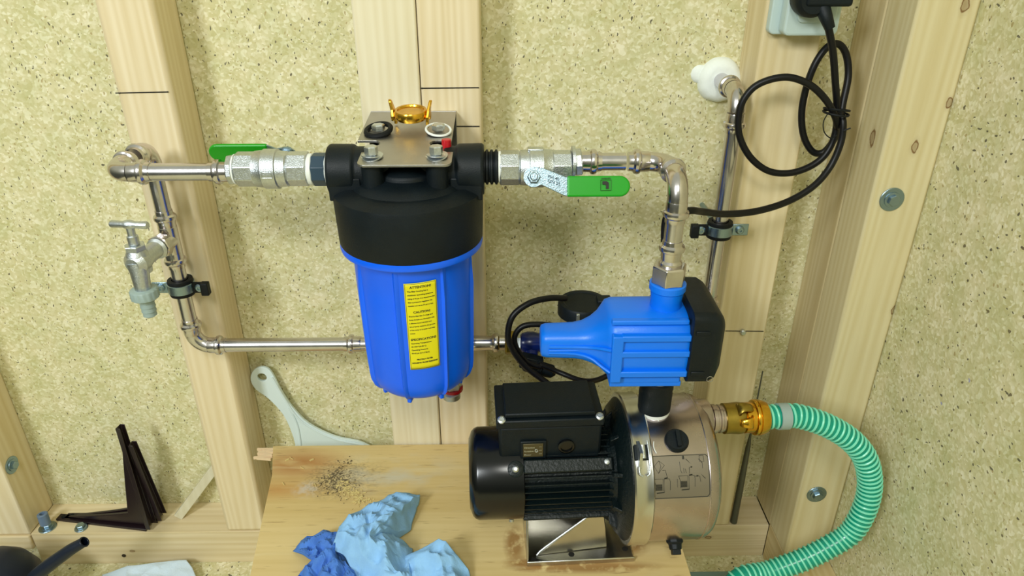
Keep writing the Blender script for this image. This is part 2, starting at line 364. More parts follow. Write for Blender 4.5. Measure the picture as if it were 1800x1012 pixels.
def struct(o): o['kind'] = 'structure'; return o
def text_bm(mb, s, size, T, align='LEFT', bold=0., extr=.00006):
    """lettering as mesh; T maps (x,y,h) of the text plane to 3-D"""
    c = bpy.data.curves.new('t', 'FONT'); c.body = s; c.size = size; c.align_x = align; c.extrude = extr; c.offset = bold; c.resolution_u = 2
    o = bpy.data.objects.new('t', c); COL.objects.link(o)
    me = bpy.data.meshes.new_from_object(o.evaluated_get(bpy.context.evaluated_depsgraph_get()))
    n0 = len(mb.b.verts); mb.b.from_mesh(me); mb.b.verts.ensure_lookup_table()
    for v in mb.b.verts[n0:]: v.co = V(T(v.co.x, v.co.y, v.co.z))
    bpy.data.objects.remove(o); bpy.data.curves.remove(c); bpy.data.meshes.remove(me)

# ------------------------------------------------------------------ room and timber frame
FZ = -.012
struct(MB().box((-1.35, 0, FZ-.04), (.66, .03, 2.3)).build('wall_back', 'chip', flat=True))
struct(MB().box((.608, -2.6, FZ-.04), (.64, 0, 2.3)).build('wall_right', 'chip_r', flat=True))
struct(MB().box((-1.35, -2.6, FZ-.04), (.66, .0, FZ)).build('floor', 'floor', flat=True))
def timber(n, lo, hi, mat, bv=.003):
    return struct(MB().box(lo, hi).build('trim_%d' % n, mat, bevel=bv))
timber(1, (-.546, -.08, .072), (-.467, 0, 2.3), 'wood1', .007)         # stud behind the tap
timber(2, (-.2015, -.08, .072), (-.1150, 0, 2.3), 'wood2')               # twin studs behind the filter
timber(3, (-.1138, -.08, .072), (-.0278, 0, 2.3), 'wood1', .004)
timber(4, (.3635, -.08, .073), (.4475, 0, 2.3), 'wood3')                 # stud behind the cable
timber(5, (.528, -.08, .073), (.608, 0, 2.3), 'wood4')                   # corner stud
timber(6, (.528, -.16, .077), (.608, -.0805, 2.3), 'woodp', .004)       # bolted corner post
timber(7, (-.928, -.08, FZ), (.528, 0, .072), 'woodx', .001)                  # bottom plate of back wall
timber(8, (.528, -2.6, FZ), (.608, -.0805, .0765), 'woody', .0015)              # bottom plate of right wall
timber(9, (-1.03, -.08, .07), (-.928, 0, 2.3), 'wood1')                 # left corner stud
timber(10, (-1.35, -.085, .035), (-.930, 0, .0695), 'woodx')
timber(11, (-.945, -.125, FZ), (-.929, -.081, FZ+.014), 'woody')
# saw cuts and gaps: thin dark lines really cut as recesses (slivers set in the joint)
def crack(n, a, b, wd=.0007):
    a, b = V(a), V(b); d = (b-a).normalized(); s = V((0, -1, 0)).cross(d)
    return struct(MB().obox((a+b)/2, ((b-a).length/2, wd, .0006), d, s, (0, 1, 0)).build('trim_%d' % n, 'slot', flat=True))
crack(12, P(203, 163.5, y=-.0802), P(296, 161.5, y=-.0802))
crack(13, P(739, 155, y=-.0802), P(842, 154, y=-.0802))
crack(14, P(800, 222, y=-.0802), P(843, 222, y=-.0802))
crack(15, P(1275, 581.5, y=-.0802), P(1342, 582, y=-.0802), .0005)

# bolts with washers in the timber
def washer_bolt(c, n, label, rw=.0175, rh=.0085, group=None):
    t = thing('washer_bolt', label, 'bolt', c, group=group); n = V(n)
    MB().cyl(V(c), V(c)+n*.0022, rw, 32, .0006).build('washer', 'galv2', t)
    h = MB().hexn(V(c)+n*.002, V(c)+n*.0095, rh, .001, .4)
    h.build('hex_head', 'galv2', t)
    MB().lathe(V(c)+n*.002, n, [(0, rh*1.35), (.0015, rh*1.3), (.0022, rh)], 24).build('flange', 'galv2', t)
    return t
washer_bolt(P(1567, 350, y=-.16), (0, -1, 0), 'upper zinc bolt and washer in the corner post')
washer_bolt(P(1435, 868, y=-.16), (0, -1, 0), 'lower zinc bolt and washer in the corner post, beside the hose')
washer_bolt(P(20, 817, x=-.928), (1, 0, 0), 'zinc bolt and washer in the far left corner stud', .017)

# ------------------------------------------------------------------ pipes and fittings (22 mm press system)
PR = .0113
def pipe(a, b, label, group='bare steel pipe runs', r=PR, name='steel_pipe'):
    o = MB().cyl(a, b, r, 28).build(name, 'steel'); return tag(o, label, 'pipe')
SOC = [(0, .0124), (.004, .0124), (.006, .0128), (.0085, .0158), (.0115, .0166), (.0145, .0158), (.016, .0134), (.026, .0131), (.028, .0125)]
def socket_end(parent, mouth, d, r=1.):
    """mouth = open end of the press socket; d points into the fitting"""
    return MB().lathe(mouth, d, [(t, q*r) for t, q in SOC], 28).build('press_socket', 'fit', parent)
def elbow(corner, A, B, label, rad=.024, leg=.028):
    c = V(corner); a, b = V(A).normalized(), V(B).normalized()
    t = thing('pipe_elbow', label, 'pipe fitting', c)
    mb = MB().tube(arc(c+a, c, c+b, rad, 12), .0125, 24)
    mb.build('bend', 'fit', t)
    socket_end(t, c+a*(rad+leg), -a); socket_end(t, c+b*(rad+leg), -b)
    return t
zt = .853
LX, LY = -.5015, -.115
elbow((LX, LY, zt), (0, 0, -1), (0, -1, 0), 'steel press elbow at the back, top of the tap riser', .022, .024)
elbow((LX, -.225, zt), (0, 1, 0), (1, 0, 0), 'steel press elbow at the front left, leading to the left ball valve', .024, .028)
pipe((-.4505, -.225, zt), (-.362, -.225, zt), 'bare steel pipe between left elbow and left ball valve')
pipe((LX, LY, zt-.045), (LX, LY, .757), 'short vertical steel pipe just above the tap tee')
# tee with the garden tap
tz = .712
t = thing('pipe_tee', 'steel press tee carrying the garden tap', 'pipe fitting', (LX, LY, tz))
MB().cyl((LX, LY, tz-.022), (LX, LY, tz+.022), .0135, 28, .001).build('tee_body', 'fit', t)
socket_end(t, (LX, LY, tz+.047), (0, 0, -1)); socket_end(t, (LX, LY, tz-.047), (0, 0, 1))
BD = V((-.15, -.985, 0)).normalized()
tb = V((LX, LY, tz))
MB().cyl(tb, tb+BD*.026, .0135, 24).hexn(tb+BD*.018, tb+BD*.032, .018, .0015, n=8).build('side_outlet', 'fit', t)
pipe((LX, LY, .668), (LX, LY, .570), 'vertical steel pipe held by the clamp on the left stud')
elbow((LX, LY, .5235), (0, 0, 1), (1, 0, 0), 'steel press elbow at the bottom left corner', .026, .024)
pipe((LX+.048, LY, .5235), (-.245, LY, .5235), 'long horizontal steel pipe low on the left, running behind the blue filter')
t = thing('pipe_coupling', 'steel press coupling left of the blue filter, on the low pipe', 'pipe fitting', (-.235, LY, .5235))
socket_end(t, (-.259, LY, .5235), (1, 0, 0)); socket_end(t, (-.195, LY, .5235), (-1, 0, 0)); MB().cyl((-.232, LY, .5235), (-.222, LY, .5235), .012).build('sleeve', 'fit', t)
pipe((-.196, LY, .5235), (-.05, LY, .5235), 'low steel pipe stretch hidden behind the blue filter bowl')
t = thing('pipe_coupling', 'steel press adapter right of the blue filter, ending in a hex nut', 'pipe fitting', (.0, LY, .5235))
MB().lathe((-.051, LY, .5235), (1, 0, 0), [(0, .0124), (.006, .0128), (.01, .0125), (.03, .0118), (.034, .0125), (.037, .0158), (.041, .0166), (.044, .0158), (.046, .013), (.058, .0125)], 28).build('press_socket', 'fit', t)
MB().hexn((.004, LY, .5235), (.022, LY, .5235), .0205, .002, .3).build('hex_nut', 'brass2', t, bevel=.0006)
MB().hexn((.022, LY, .5235), (.030, LY, .5235), .0165, .001).build('collar', 'galv', t)

# garden tap
tap = thing('garden_tap', 'chromed garden tap with T handle and pale grey hose tail', 'tap', tb+BD*.03)
ta = tb+BD*.0325
MB().lathe(ta, BD, [(0, .015), (.003, .016), (.006, .0125), (.03, .0135), (.045, .018), (.055, .0175), (.063, .010)], 24).build('tap_body', 'galv', tap)
hb = ta+BD*.047
MB().lathe(hb+V((0, 0, .002)), (0, 0, 1), [(-.018, .015), (0, .0165), (.012, .0145), (.016, .012), (.019, .0115)], 24).build('valve_chamber', 'galv', tap)
MB().hexn(hb+V((0, 0, .018)), hb+V((0, 0, .026)), .0145, .001).build('bonnet_nut', 'galv', tap)
MB().cyl(hb+V((0, 0, .026)), hb+V((0, 0, .040)), .0075, 20, .001).cyl(hb+V((0, 0, .04)), hb+V((0, 0, .055)), .0055, 16).build('spindle', 'galv', tap)
hx = V((.99, -.12, 0)).normalized(); hz = hb+V((0, 0, .056))
MB().lathe(hz-hx*.027, hx, [(0, .0045), (.002, .0055), (.018, .0048), (.022, .0062), (.027, .007), (.032, .0062), (.036, .0048), (.052, .0055), (.054, .0045)], 16).build('tee_handle', 'galv', tap)
sp = [hb+BD*.004+V((0, 0, .0)), hb+BD*.007+V((.002, 0, -.014)), hb+BD*.010+V((.003, 0, -.032)), hb+BD*.010+V((.003, 0, -.050))]
MB().tube(sp, lambda k: .0145-.0035*min(1, k*1.4), 20, sub=6).build('spout', 'galv', tap)
se = sp[-1]
g = MB(); n = 48
rings = []
for tt, rr in ((0, .0165), (.002, .0185), (.014, .0185), (.016, .016), (.018, .0125)):
    rings.append([se+V((0, 0, .012-tt))+V((math.cos(2*math.pi*i/n), math.sin(2*math.pi*i/n), 0))*(rr+(.0009 if i % 3 == 0 and .001 < tt < .015 else 0)) for i in range(n)])
g.loft(rings).build('hose_nut', 'lgrey', tap, ang=50)
MB().lathe(se+V((0, 0, -.004)), (0, 0, -1), [(0, .0115), (.006, .0105), (.0062, .0095), (.013, .0105), (.0132, .0092), (.020, .0102), (.0202, .0088), (.027, .0095), (.029, .007)], 24).build('hose_tail', 'lgrey', tap)

# pipe clamps
def clamp(c, label, side, ys, flip=1):
    """clamp round a vertical pipe; side = +x unit of lug direction; ys = y of the timber face"""
    c = V(c); t = thing('pipe_clamp', label, 'clamp', c)
    MB().lathe(c+V((0, 0, -.013)), (0, 0, 1), [(0, .0125), (0, .0185), (.004, .0195), (.008, .0185), (.018, .0185), (.022, .0195), (.026, .0185), (.026, .0125)], 36, cap0=False, cap1=False).build('rubber_lining', 'rubber', t)
    MB().lathe(c+V((0, 0, -.008)), (0, 0, 1), [(0, .019), (.001, .0205), (.015, .0205), (.016, .019)], 36).build('steel_band', 'galv2', t)
    for sgn, big in ((-1, flip < 0), (1, flip > 0)):
        lx = c+V((sgn*.031, -.004, 0))
        MB().obox(lx, (.0125, .0012, .0095), (1, 0, 0), (0, 1, 0), (0, 0, 1)).build('lug', 'galv2' if not big else 'rubber', t, bevel=.002)
        if big: MB().obox(lx+V((sgn*.009, -.004, 0)), (.006, .006, .0105), (1, 0, 0), (0, 1, 0), (0, 0, 1)).build('lug_clip', 'rubber', t, bevel=.0015)
        s = lx+V((sgn*-.001, -.0012, 0))
        MB().lathe(s, (0, -1, 0), [(0, .0068), (.002, .0066), (.0042, .0045), (.0042, .002), (.003, .0015)], 20).build('screw', 'galv2', t)
    if ys is not None: MB().cyl((c.x, c.y+.019, c.z), (c.x, ys, c.z), .004, 12).build('stud_bolt', 'galv2', t)
    return t
clamp((LX, LY, .632), 'rubber lined pipe clamp on the left stud, below the tap', 1, -.08, 1)
RX, RY = .3345, -.105
clamp((RX, RY, .7195), 'rubber lined pipe clamp on the right vertical pipe, under the cable', 1, 0., -1)

# right vertical pipe into the wall
elbow((RX, RY, .925), (0, 1, 0), (0, 0, -1), 'steel press elbow coming out of the foamed wall hole', .026, .03)
pipe((RX, -.06, .925), (RX, -.0, .925), 'stub of steel pipe inside the foamed wall hole')
pipe((RX, RY, .870), (RX, RY, .60), 'long vertical steel pipe beside the right stud')
elbow((RX, RY, .56), (0, 0, 1), (-1, 0, 0), 'steel press elbow hidden behind the black controller box', .024, .02)
pipe((RX-.05, RY, .56), (.16, RY, .56), 'horizontal steel pipe hidden behind the blue controller')
random.seed(4)
g = MB(); fc = P(1264, 140, y=0); n = 40
def foamring(s, y, jag): return [V((fc.x+math.cos(a)*s*(1+jag*noise.noise(V((math.cos(a)*2, math.sin(a)*2, y*40)))), y, fc.z+math.sin(a)*s*(1+jag*noise.noise(V((math.cos(a)*2, math.sin(a)*2, y*40+5)))))) for a in [2*math.pi*i/n for i in range(n)]]
g.loft([foamring(.034, .0, .09), foamring(.033, -.006, .09), foamring(.029, -.014, .06), foamring(.021, -.019, .04), foamring(.0125, -.016, 0)])
f2 = P(1230, 130, y=0); g.lathe((f2.x, 0, f2.z), (0, -1, 0), [(0, .014), (.004, .012), (.006, .006)], 14)
tag(g.build('expanding_foam', 'foam', ang=60), 'white expanding foam blob around the pipe hole in the chipboard', 'foam')

# ------------------------------------------------------------------ blue filter
fx, fy = -.1212, -.225
flt = thing('water_filter', 'big blue water filter housing with black cap and yellow warning label', 'water filter', (fx, fy, .5))
A = V((fx, fy, 0))
cap = MB().lathe(A+V((0, 0, .762)), (0, 0, 1), [(0, .090), (0, .0945), (.002, .0955), (.062, .0975), (.068, .0965), (.072, .090), (.076, .082), (.0765, .0745), (.0745, .074), (.080, .068), (.086, .055), (.090, .03), (.091, 0)], 72).build('cap', 'black', flt)
g = MB()
for sx_, x1 in ((-1, fx-.0985), (1, fx+.0985)):
    g.lathe((fx+sx_*.02, fy, .8545), (sx_, 0, 0), [(0, .022), (.026, .024), (.030, .030), (.044, .030), (.046, .033), (.077, .0335), (.079, .031), (.079, .021)], 40)
    g.box((min(fx+sx_*.056, fx+sx_*.097), fy-.031, .823), (max(fx+sx_*.056, fx+sx_*.097), fy+.031, .853))
g.lathe(A+V((0, 0, .835)), (0, 0, 1), [(0, .045), (.02, .04), (.03, .025)], 36)
g.build('port_block', 'black', flt, bevel=.003)
# bosses, plate
pz0, sl = .8955, .09
def PT(x, y, h=0.): return V((x, y, pz0-sl*(-y-.082)+h))
BF = [(P(653, 275, y=-.255).x, -.254), (P(767, 272, y=-.255).x, -.254)]
BR = [(P(668, 232, y=-.16).x, -.170), (P(772, 230, y=-.16).x, -.170)]
for x, y in BF: MB().cyl((x, y-.004, .826), PT(x, y-.004, -.0035), .0135, 24).build('boss', 'black', flt)
for x, y in BR: MB().cyl((x, y, .838), PT(x, y, -.0015), .0135, 24).build('boss', 'black', flt)
xl, xr = P(650, 195, y=-.09).x, P(801, 195, y=-.09).x
fl, fr = P(628, 290, y=-.27).x, P(794, 288, y=-.27).x
def rc(cx, cy, r, a0, a1, k=6): return [(cx+r*math.cos(R(a0+(a1-a0)*i/k)), cy+r*math.sin(R(a0+(a1-a0)*i/k))) for i in range(k+1)]
ny = -.207
out = [(xl, -.083), (xl, ny+.010), (xl+.018, ny+.010)]+rc(xl+.021, ny, .010, 90, -90, 8)[0:]+[(xl+.001, ny-.012), (fl, ny-.012)]
out += rc(fl+.010, -.269, .010, 180, 270)+rc(fr-.010, -.269, .010, 270, 360)+[(fr, ny-.012), (fr-.008, ny-.012)]+rc(xr-.018, ny, .010, 270, 90, 8)+[(xr, ny+.010), (xr, -.083)]
def circ(cx, cy, r, k=20): return [(cx+r*math.cos(2*math.pi*i/k), cy+r*math.sin(2*math.pi*i/k)) for i in range(k)]
g = MB().plate_holes(out, [], lambda x, y: PT(x, y), (0, 0, -.003))
g.box((xl, -.083, .78), (xr, -.0805, pz0+.0005))
br = g.build('mounting_bracket', 'plate', flt, flat=True, bevel=.0008)
for k, (x, y) in enumerate(BF):
    p = PT(x, y, .0003); b = MB().hexn(p+V((0, 0, .003)), p+V((0, 0, .014)), .0085, .0012, .3).build('hex_bolt', 'galv', br)
    MB().lathe(p, (-.12, -.15, 1), [(0, .0145), (.0012, .0145), (.0015, .007)], 28).lathe(p+V((0, 0, .0012)), (.05, .08, 1), [(0, .0125), (.0012, .0125)], 24).build('washer', 'galv', br)
for k, (x, y) in enumerate(BR):
    p = PT(x, y, .0003); MB().hexn(p+V((0, 0, .003)), p+V((0, 0, .012)), .009, .0015, .3).build('hex_bolt', 'galv', br)
    mb = MB().torus(p+V((0, -.001, .0045)), (.1 if k else -.12, -.25, 1), .0165, .0016 if k else .0035, 36, 8); mb.build('washer', 'ptfe' if k else 'rubber', br)
    MB().lathe(p, (0, 0, 1), [(0, .016), (.0015, .016)], 30).build('washer', 'plate', br)
rb = P(786, 262, y=-.215)
MB().cyl((rb.x, -.222, .855), (rb.x, -.222, pz0-.002), .0062, 20, .001).build('red_valve_button', 'red', flt)
# bowl with ribs
def bowl():
    n = 192; ribs = [-112-90+45*i+4 for i in range(8)]      # degrees
    prof = [(.762, .0945, 0), (.757, .0955, 0), (.753, .0945, 0), (.750, .0825, 0), (.744, .0800, .3), (.70, .0795, 1), (.61, .0775, 1), (.572, .0762, 1), (.560, .0748, 1), (.548, .0705, 1), (.541, .065, 1), (.5355, .056, .9), (.532, .040, .5), (.531, .0, 0)]
    rings = []
    for z, r, k in prof:
        ring = []
        for i in range(n):
            a = 360*i/n; d = min(abs((a-b+180) % 360-180) for b in RIBS)
            bump = .0042*k*max(0, 1-(d/2.1)**4) if d < 2.1 else 0
            bump -= .0016*k*math.cos(math.pi*min(d, 22.5)/22.5)*0
            ring.append(V((fx+(r+bump)*math.cos(R(a)), fy+(r+bump)*math.sin(R(a)), z)))
        rings.append(ring)
    return MB().loft(rings)
RIBS = [-90-11+45*i for i in range(8)]
bw = bowl().build('bowl', 'blue', flt, ang=28)
for a in RIBS:
    c, s = math.cos(R(a)), math.sin(R(a)); d = V((c, s, 0)); q = V((-s, c, 0))
    MB().obox(A+d*.057+V((0, 0, .5355)), (.0055, .0032, .0055), d, q, (0, 0, 1)).build('rib_foot', 'blue', flt, bevel=.0015)
# yellow label wrapped on the bowl
tl, bl_ = P(714, 497, y=-.303), P(727, 648, y=-.301)
LH = (tl.z-bl_.z)*1.0; LW = .0405; zc = (tl.z+bl_.z)/2+.001; a0 = R(-90+12)
def LT(x, y, h=0.):
    z = zc+y+x*.045; r = .0778+(z-.6)*.02+.0006+h
    a = a0+x/.078
    return V((fx+r*math.cos(a), fy+r*math.sin(a), z))
g = MB(); nx, nyy = 16, 24
def lab(i, j):
    x = -LW/2+LW*i/nx; y = -LH/2+LH*j/nyy
    return x, y
vs = [[g.b.verts.new(LT(*lab(i, j))) for j in range(nyy+1)] for i in range(nx+1)]
for i in range(nx):
    for j in range(nyy): g.b.faces.new((vs[i][j], vs[i+1][j], vs[i+1][j+1], vs[i][j+1]))
lb = g.build('warning_label', 'yellow', flt); so = lb.modifiers.new('s', 'SOLIDIFY'); so.thickness = .0003; so.offset = 1
g = MB()
lines = [('ATTENTION!', 1), ('This filter housing has a', 0), ('maximum operating pressure', 0), ('rating of 90 psi. It is recommended', 0), ('that a pressure regulator be', 0), ('installed and set at 75 psi or less.', 0), None,
         ('CAUTION!', 1), ('Ensure that the O-rings and', 0), ('Sump threads are lubricated with', 0), ('a silicone based lubricant and', 0), ('are properly seated in the groove', 0), ('of the sump or it under heat may', 0), ('occur.', 0), None,
         ('SPECIFICATIONS', 1), ('Operating Temperature:', 0), ('40-100 F (4-38 C)', 0), ('Operating Pressure:', 0), ('90-65 psi (2-4.5 Bars)', 0), None, ('PROTECT FILTER', 2), ('HOUSING FROM FREEZING', 2)]
yy = LH/2-.0075; st_ = (LH-.012)/len(lines)
for ln in lines:
    if ln:
        s_, k = ln; sz = {1: .0045, 0: .0030, 2: .0028}[k]
        if k: text_bm(g, s_, sz, lambda x, y, h, yy=yy: LT(x, y+yy, .0005+h), 'CENTER', .00012)
        else: text_bm(g, s_, sz*.80 if len(s_) > 28 else sz*.9, lambda x, y, h, yy=yy: LT(x-LW/2+.0035, y+yy, .0005+h), 'LEFT', .00006)
    yy -= st_
for (x0, y0, x1, y1) in ((-LW/2+.0012, LH/2-.0012, LW/2-.0012, LH/2-.0012), (-LW/2+.0012, -LH/2+.0012, LW/2-.0012, -LH/2+.0012), (-LW/2+.0012, -LH/2+.0012, -LW/2+.0012, LH/2-.0012), (LW/2-.0012, -LH/2+.0012, LW/2-.0012, LH/2-.0012)):
    g.tube([LT(x0+(x1-x0)*i/8, y0+(y1-y0)*i/8, .0004) for i in range(9)], .00022, 5)
g.build('printed_text', 'ink', lb, flat=True)
# drain fitting under the bowl, hanging off the back right of it
dp = P(796, 684, y=-.175)
dv = thing('drain_valve', 'small chromed drain valve with red band under the blue filter', 'valve', dp)
MB().cyl(dp+V((0, 0, .004)), dp+V((0, 0, .022)), .0150, 6, .001, .2).build('body', 'galv', dv)
MB().cyl(dp+V((0, -.002, .02)), V((dp.x-.012, dp.y-.014, .550)), .008, 16).build('neck', 'galv', dv)
MB().cyl(dp+V((0, 0, .0)), dp+V((0, 0, .0045)), .0163, 30).cyl(dp+V((0, 0, .0185)), dp+V((0, 0, .028)), .0163, 30).build('red_ring', 'red', dv)
MB().lathe(dp+V((-.002, -.003, -.001)), (0, 0, -1), [(0, .010), (.003, .014), (.012, .014), (.014, .011)], 28).build('knurled_nut', 'galv', dv)

# ------------------------------------------------------------------ brass claw coupling lying on the bracket
def claw(t, c, ax, side, r, mat, L=.018, tip=.010, wd=.006):
    """hook of a claw coupling: starts at radius r on `side`, reaches along ax"""
    c, ax, side = V(c), V(ax).normalized(), V(side).normalized(); q = ax.cross(side)
    pts = [c+side*(r*.82)-ax*.002, c+side*(r+.0035)+ax*.001, c+side*(r+.0055)+ax*(L*.45), c+side*(r+.003)+ax*L, c+side*(r-.002)+ax*(L+.001)]
    pts = smooth(pts, 4); rings = []
    for i, p in enumerate(pts):
        k = i/(len(pts)-1); ww = wd*(1.7-1.0*k); hh = .0026
        tg = (pts[min(i+1, len(pts)-1)]-pts[max(0, i-1)]).normalized(); nn = q.cross(tg)
        rings.append([p+q*ww+nn*hh*.5, p+q*ww*.8+nn*hh, p-q*ww*.8+nn*hh, p-q*ww+nn*hh*.5, p-q*ww-nn*hh*.5, p-q*ww*.8-nn*hh, p+q*ww*.8-nn*hh, p+q*ww-nn*hh*.5])
    return MB().loft(rings).build('claw', mat, t, ang=50)
cc = P(723, 196, y=-.145); cc = V((cc.x, -.150, PT(0, -.150).z+.019))
gk = thing('claw_coupling', 'shiny brass claw coupling cap lying on the steel bracket plate', 'hose coupling', cc)
MB().lathe(cc+V((0, 0, -.007)), (0, -.12, 1), [(0, .0175), (.001, .020), (.004, .0205), (.0045, .0225), (.011, .0225), (.0135, .021), (.0135, .018), (.0115, .017), (.0115, 0)], 48).build('disc', 'brass', gk)
for sgn in (-1, 1):
    sd = V((sgn*.99, -.1*sgn, 0)).normalized(); qd = V((-sd.y, sd.x, 0))
    o = [cc+sd*.0215+qd*a_+V((0, 0, b_2)) for a_, b_2 in ((-.011, -.008), (-.0105, -.002), (-.0065, .006), (-.0035, .017), (0, .0195), (.0035, .017), (.0055, .006), (.0085, -.002), (.009, -.008), (.0045, -.0085), (.003, -.003), (-.006, -.003), (-.0065, -.016), (-.011, -.016))]
    for k_, p_ in enumerate(o): o[k_] = p_+sd*max(0, (p_.z-cc.z))*.22
    MB().prism(o, sd*.0042).build('claw', 'brass', gk, flat=True, bevel=.0012, seg=3)
# ------------------------------------------------------------------ ball valves
def valve(x0, d, label, hand):
    """x0 = face next to the filter; d=+1/-1 away from the filter"""
    c = V((x0, fy, zt+.0035)); D = V((d, 0, 0)); t = thing('ball_valve', label, 'valve', c+D*.05)
    MB().hexn(c, c+D*.026, .0225, .0015, R(22.5), n=8).build('end_nut', 'galv', t, bevel=.0008)
    MB().lathe(c, D, [(.025, .020), (.027, .0225), (.038, .0232), (.039, .0255), (.056, .0255), (.058, .024), (.068, .023), (.069, .021)], 36).build('valve_body', 'galv', t)
    MB().hexn(c+D*.067, c+D*.0925, .0225, .0015, R(22.5), n=8).build('end_nut', 'galv', t, bevel=.0008)
    return t, c, D
# left: slate hex nipple, tape, valve
t = thing('hex_nipple', 'slate blue hex nipple with white thread tape left of the filter cap', 'pipe fitting', (-.228, fy, zt))
MB().hexn((-.2415, fy, .8555), (-.2235, fy, .8555), .0215, .001, R(22.5), n=8).build('hex_body', 'greyblue', t, bevel=.0006)
MB().cyl((-.2245, fy, .8555), (-.2190, fy, .8555), .0205, 30, .001).cyl((-.2475, fy, .8555), (-.2410, fy, .8555), .0205, 30, .001).build('thread_tape', 'ptfe', t)
vl, c, D = valve(-.247, -1, 'left ball valve, green lever hidden behind it', -1)
# cast frame with mark on the left valve body
g = MB(); q = c+D*.0475
def VT(x, y, h=0.): return V((q.x+x, fy-math.cos(y/.0255)*(.0256+h), q.z+math.sin(y/.0255)*(.0256+h)))
for a, b in (((-.0065, -.004), (.0065, -.004)), ((.0065, -.004), (.0065, .016)), ((.0065, .016), (-.0065, .016)), ((-.0065, .016), (-.0065, -.004))):
    g.tube([VT(a[0]+(b[0]-a[0])*i/5, a[1]+(b[1]-a[1])*i/5) for i in range(6)], .0005, 6)
text_bm(g, '1"', .009, lambda x, y, h: VT(x-.0035, y+.003, .0002+h), 'LEFT', .0001, .0002)
g.build('cast_mark', 'galv', vl)
def lever(t, pivot, n, d, L0, L1, drop, wdt, up, knob=True):
    """pivot on the valve neck, n = stem axis, d = lever direction, drop = sideways crank"""
    n, d = V(n).normalized(), V(d).normalized(); s = V(up).normalized(); p = V(pivot)
    MB().lathe(p-n*.020, n, [(0, .0105), (.014, .0105), (.016, .009), (.022, .0085)], 24).build('stem', 'galv', t)
    MB().hexn(p+n*.004, p+n*.011, .0082, .001).cyl(p+n*.011, p+n*.0145, .005, 16, .001).lathe(p+n*.002, n, [(0, .0125), (.002, .0125)], 28).build('stem_nut', 'galv2', t)
    def pt(a, b): return p+n*.001+d*a+s*b
    w_ = .0105
    o = [pt(-.011, .004), pt(-.008, .010), pt(0, .0125), pt(.012, .011), pt(L0, -drop+wdt), pt(L1, -drop+wdt), pt(L1, -drop-wdt), pt(L0-.002, -drop-wdt), pt(.010, -.010), pt(0, -.0125), pt(-.009, -.009)]
    MB().prism(o, n*.0022).build('lever_arm', 'galv2', t, flat=True, bevel=.0007)
    o = []
    for cx, a0_, a1_ in ((L1+.062, 90, -90),):
        o = [pt(L0+.001, -drop+wdt+.0012)]+[pt(cx+(wdt+.0012)*math.cos(R(a)), -drop+(wdt+.0012)*math.sin(R(a))) for a in range(90, -91, -15)]+[pt(L0+.001, -drop-wdt-.0012)]
    g = MB().prism([q_-n*.0016 for q_ in o], n*.0056)
    return g.build('grip_sleeve', 'green', t, flat=True, bevel=.0022, seg=3), pt
# left lever on top/back of the valve body, pointing left
pl_ = c+D*.056+V((0, .012, .022))
lever(vl, V((-.284, -.190, .863)), (0, .92, .38), (-1, 0, .0), .022, .026, -.004, .0125, (0, -.38, .92))
# right side: black ribbed nipple and valve
t = thing('threaded_nipple', 'black ribbed plastic nipple right of the filter cap', 'pipe fitting', (-.012, fy, zt))
prof = [(0, .020)]
for i in range(3): prof += [(.002+i*.006, .020), (.003+i*.006, .0225), (.0055+i*.006, .0225), (.0065+i*.006, .0195)]
MB().lathe((-.0225, fy, .8575), (1, 0, 0), prof+[(.021, .0195)], 36).build('ribbed_body', 'black', t)
MB().cyl((-.0245, fy, .8575), (-.0222, fy, .8575), .0205, 30).cyl((-.0035, fy, .8575), (-.0005, fy, .8575), .0205, 30).build('thread_tape', 'ptfe', t)
vr, c, D = valve(-.002, 1, 'right ball valve with green lever in front', 1)
rl = MB().box((c.x+.036, fy-.006, c.z-.006), (c.x+.056, fy+.006, c.z+.0262)); rl.build('neck_block', 'galv', vr, bevel=.001)
pv = V((P(938, 313, y=-.262).x, -.258, P(938, 313, y=-.262).z))
gs, pt = lever(vr, pv, (0, -.92, .38), (1, 0, .0), .041, .046, .0120, .0118, (0, .38, .92))
g = MB(); nv = V((0, -.92, .38)).normalized(); uv = V((0, .38, .92)).normalized()
GX, GY = .090, -.0125
def GT(x, y, h=0.): return V(pv)+nv*(.0062+h)+V((1, 0, .02)).normalized()*(GX+x)+uv*(GY+y)
for a, b in (((-.0065, -.0065), (.0065, -.0065)), ((.0065, -.0065), (.0065, .0065)), ((.0065, .0065), (-.0065, .0065)), ((-.0065, .0065), (-.0065, -.0065))):
    g.tube([GT(*a), GT(*b)], .00025, 5)
g.prism([GT(-.0045, .001), GT(-.0045, .005), GT(.001, .005), GT(.0035, .003), GT(.0035, -.0045), GT(0, -.0045), GT(0, .0005)], nv*.0002)
text_bm(g, 'comap-info', .0026, lambda x, y, h: GT(x, y+.0078, h), 'CENTER', .00005)
g.build('printed_mark', 'ink', gs, flat=True)
g = MB()
text_bm(g, 'PN 40\nDN 25', .0055, lambda x, y, h: V(pv)+nv*(.0035+h)+V((1, 0, 0))*(.018+x)+uv*(-.001+y-x*.30), 'LEFT', .0001)
g.build('stamped_text', 'greyblue', vr, flat=True)
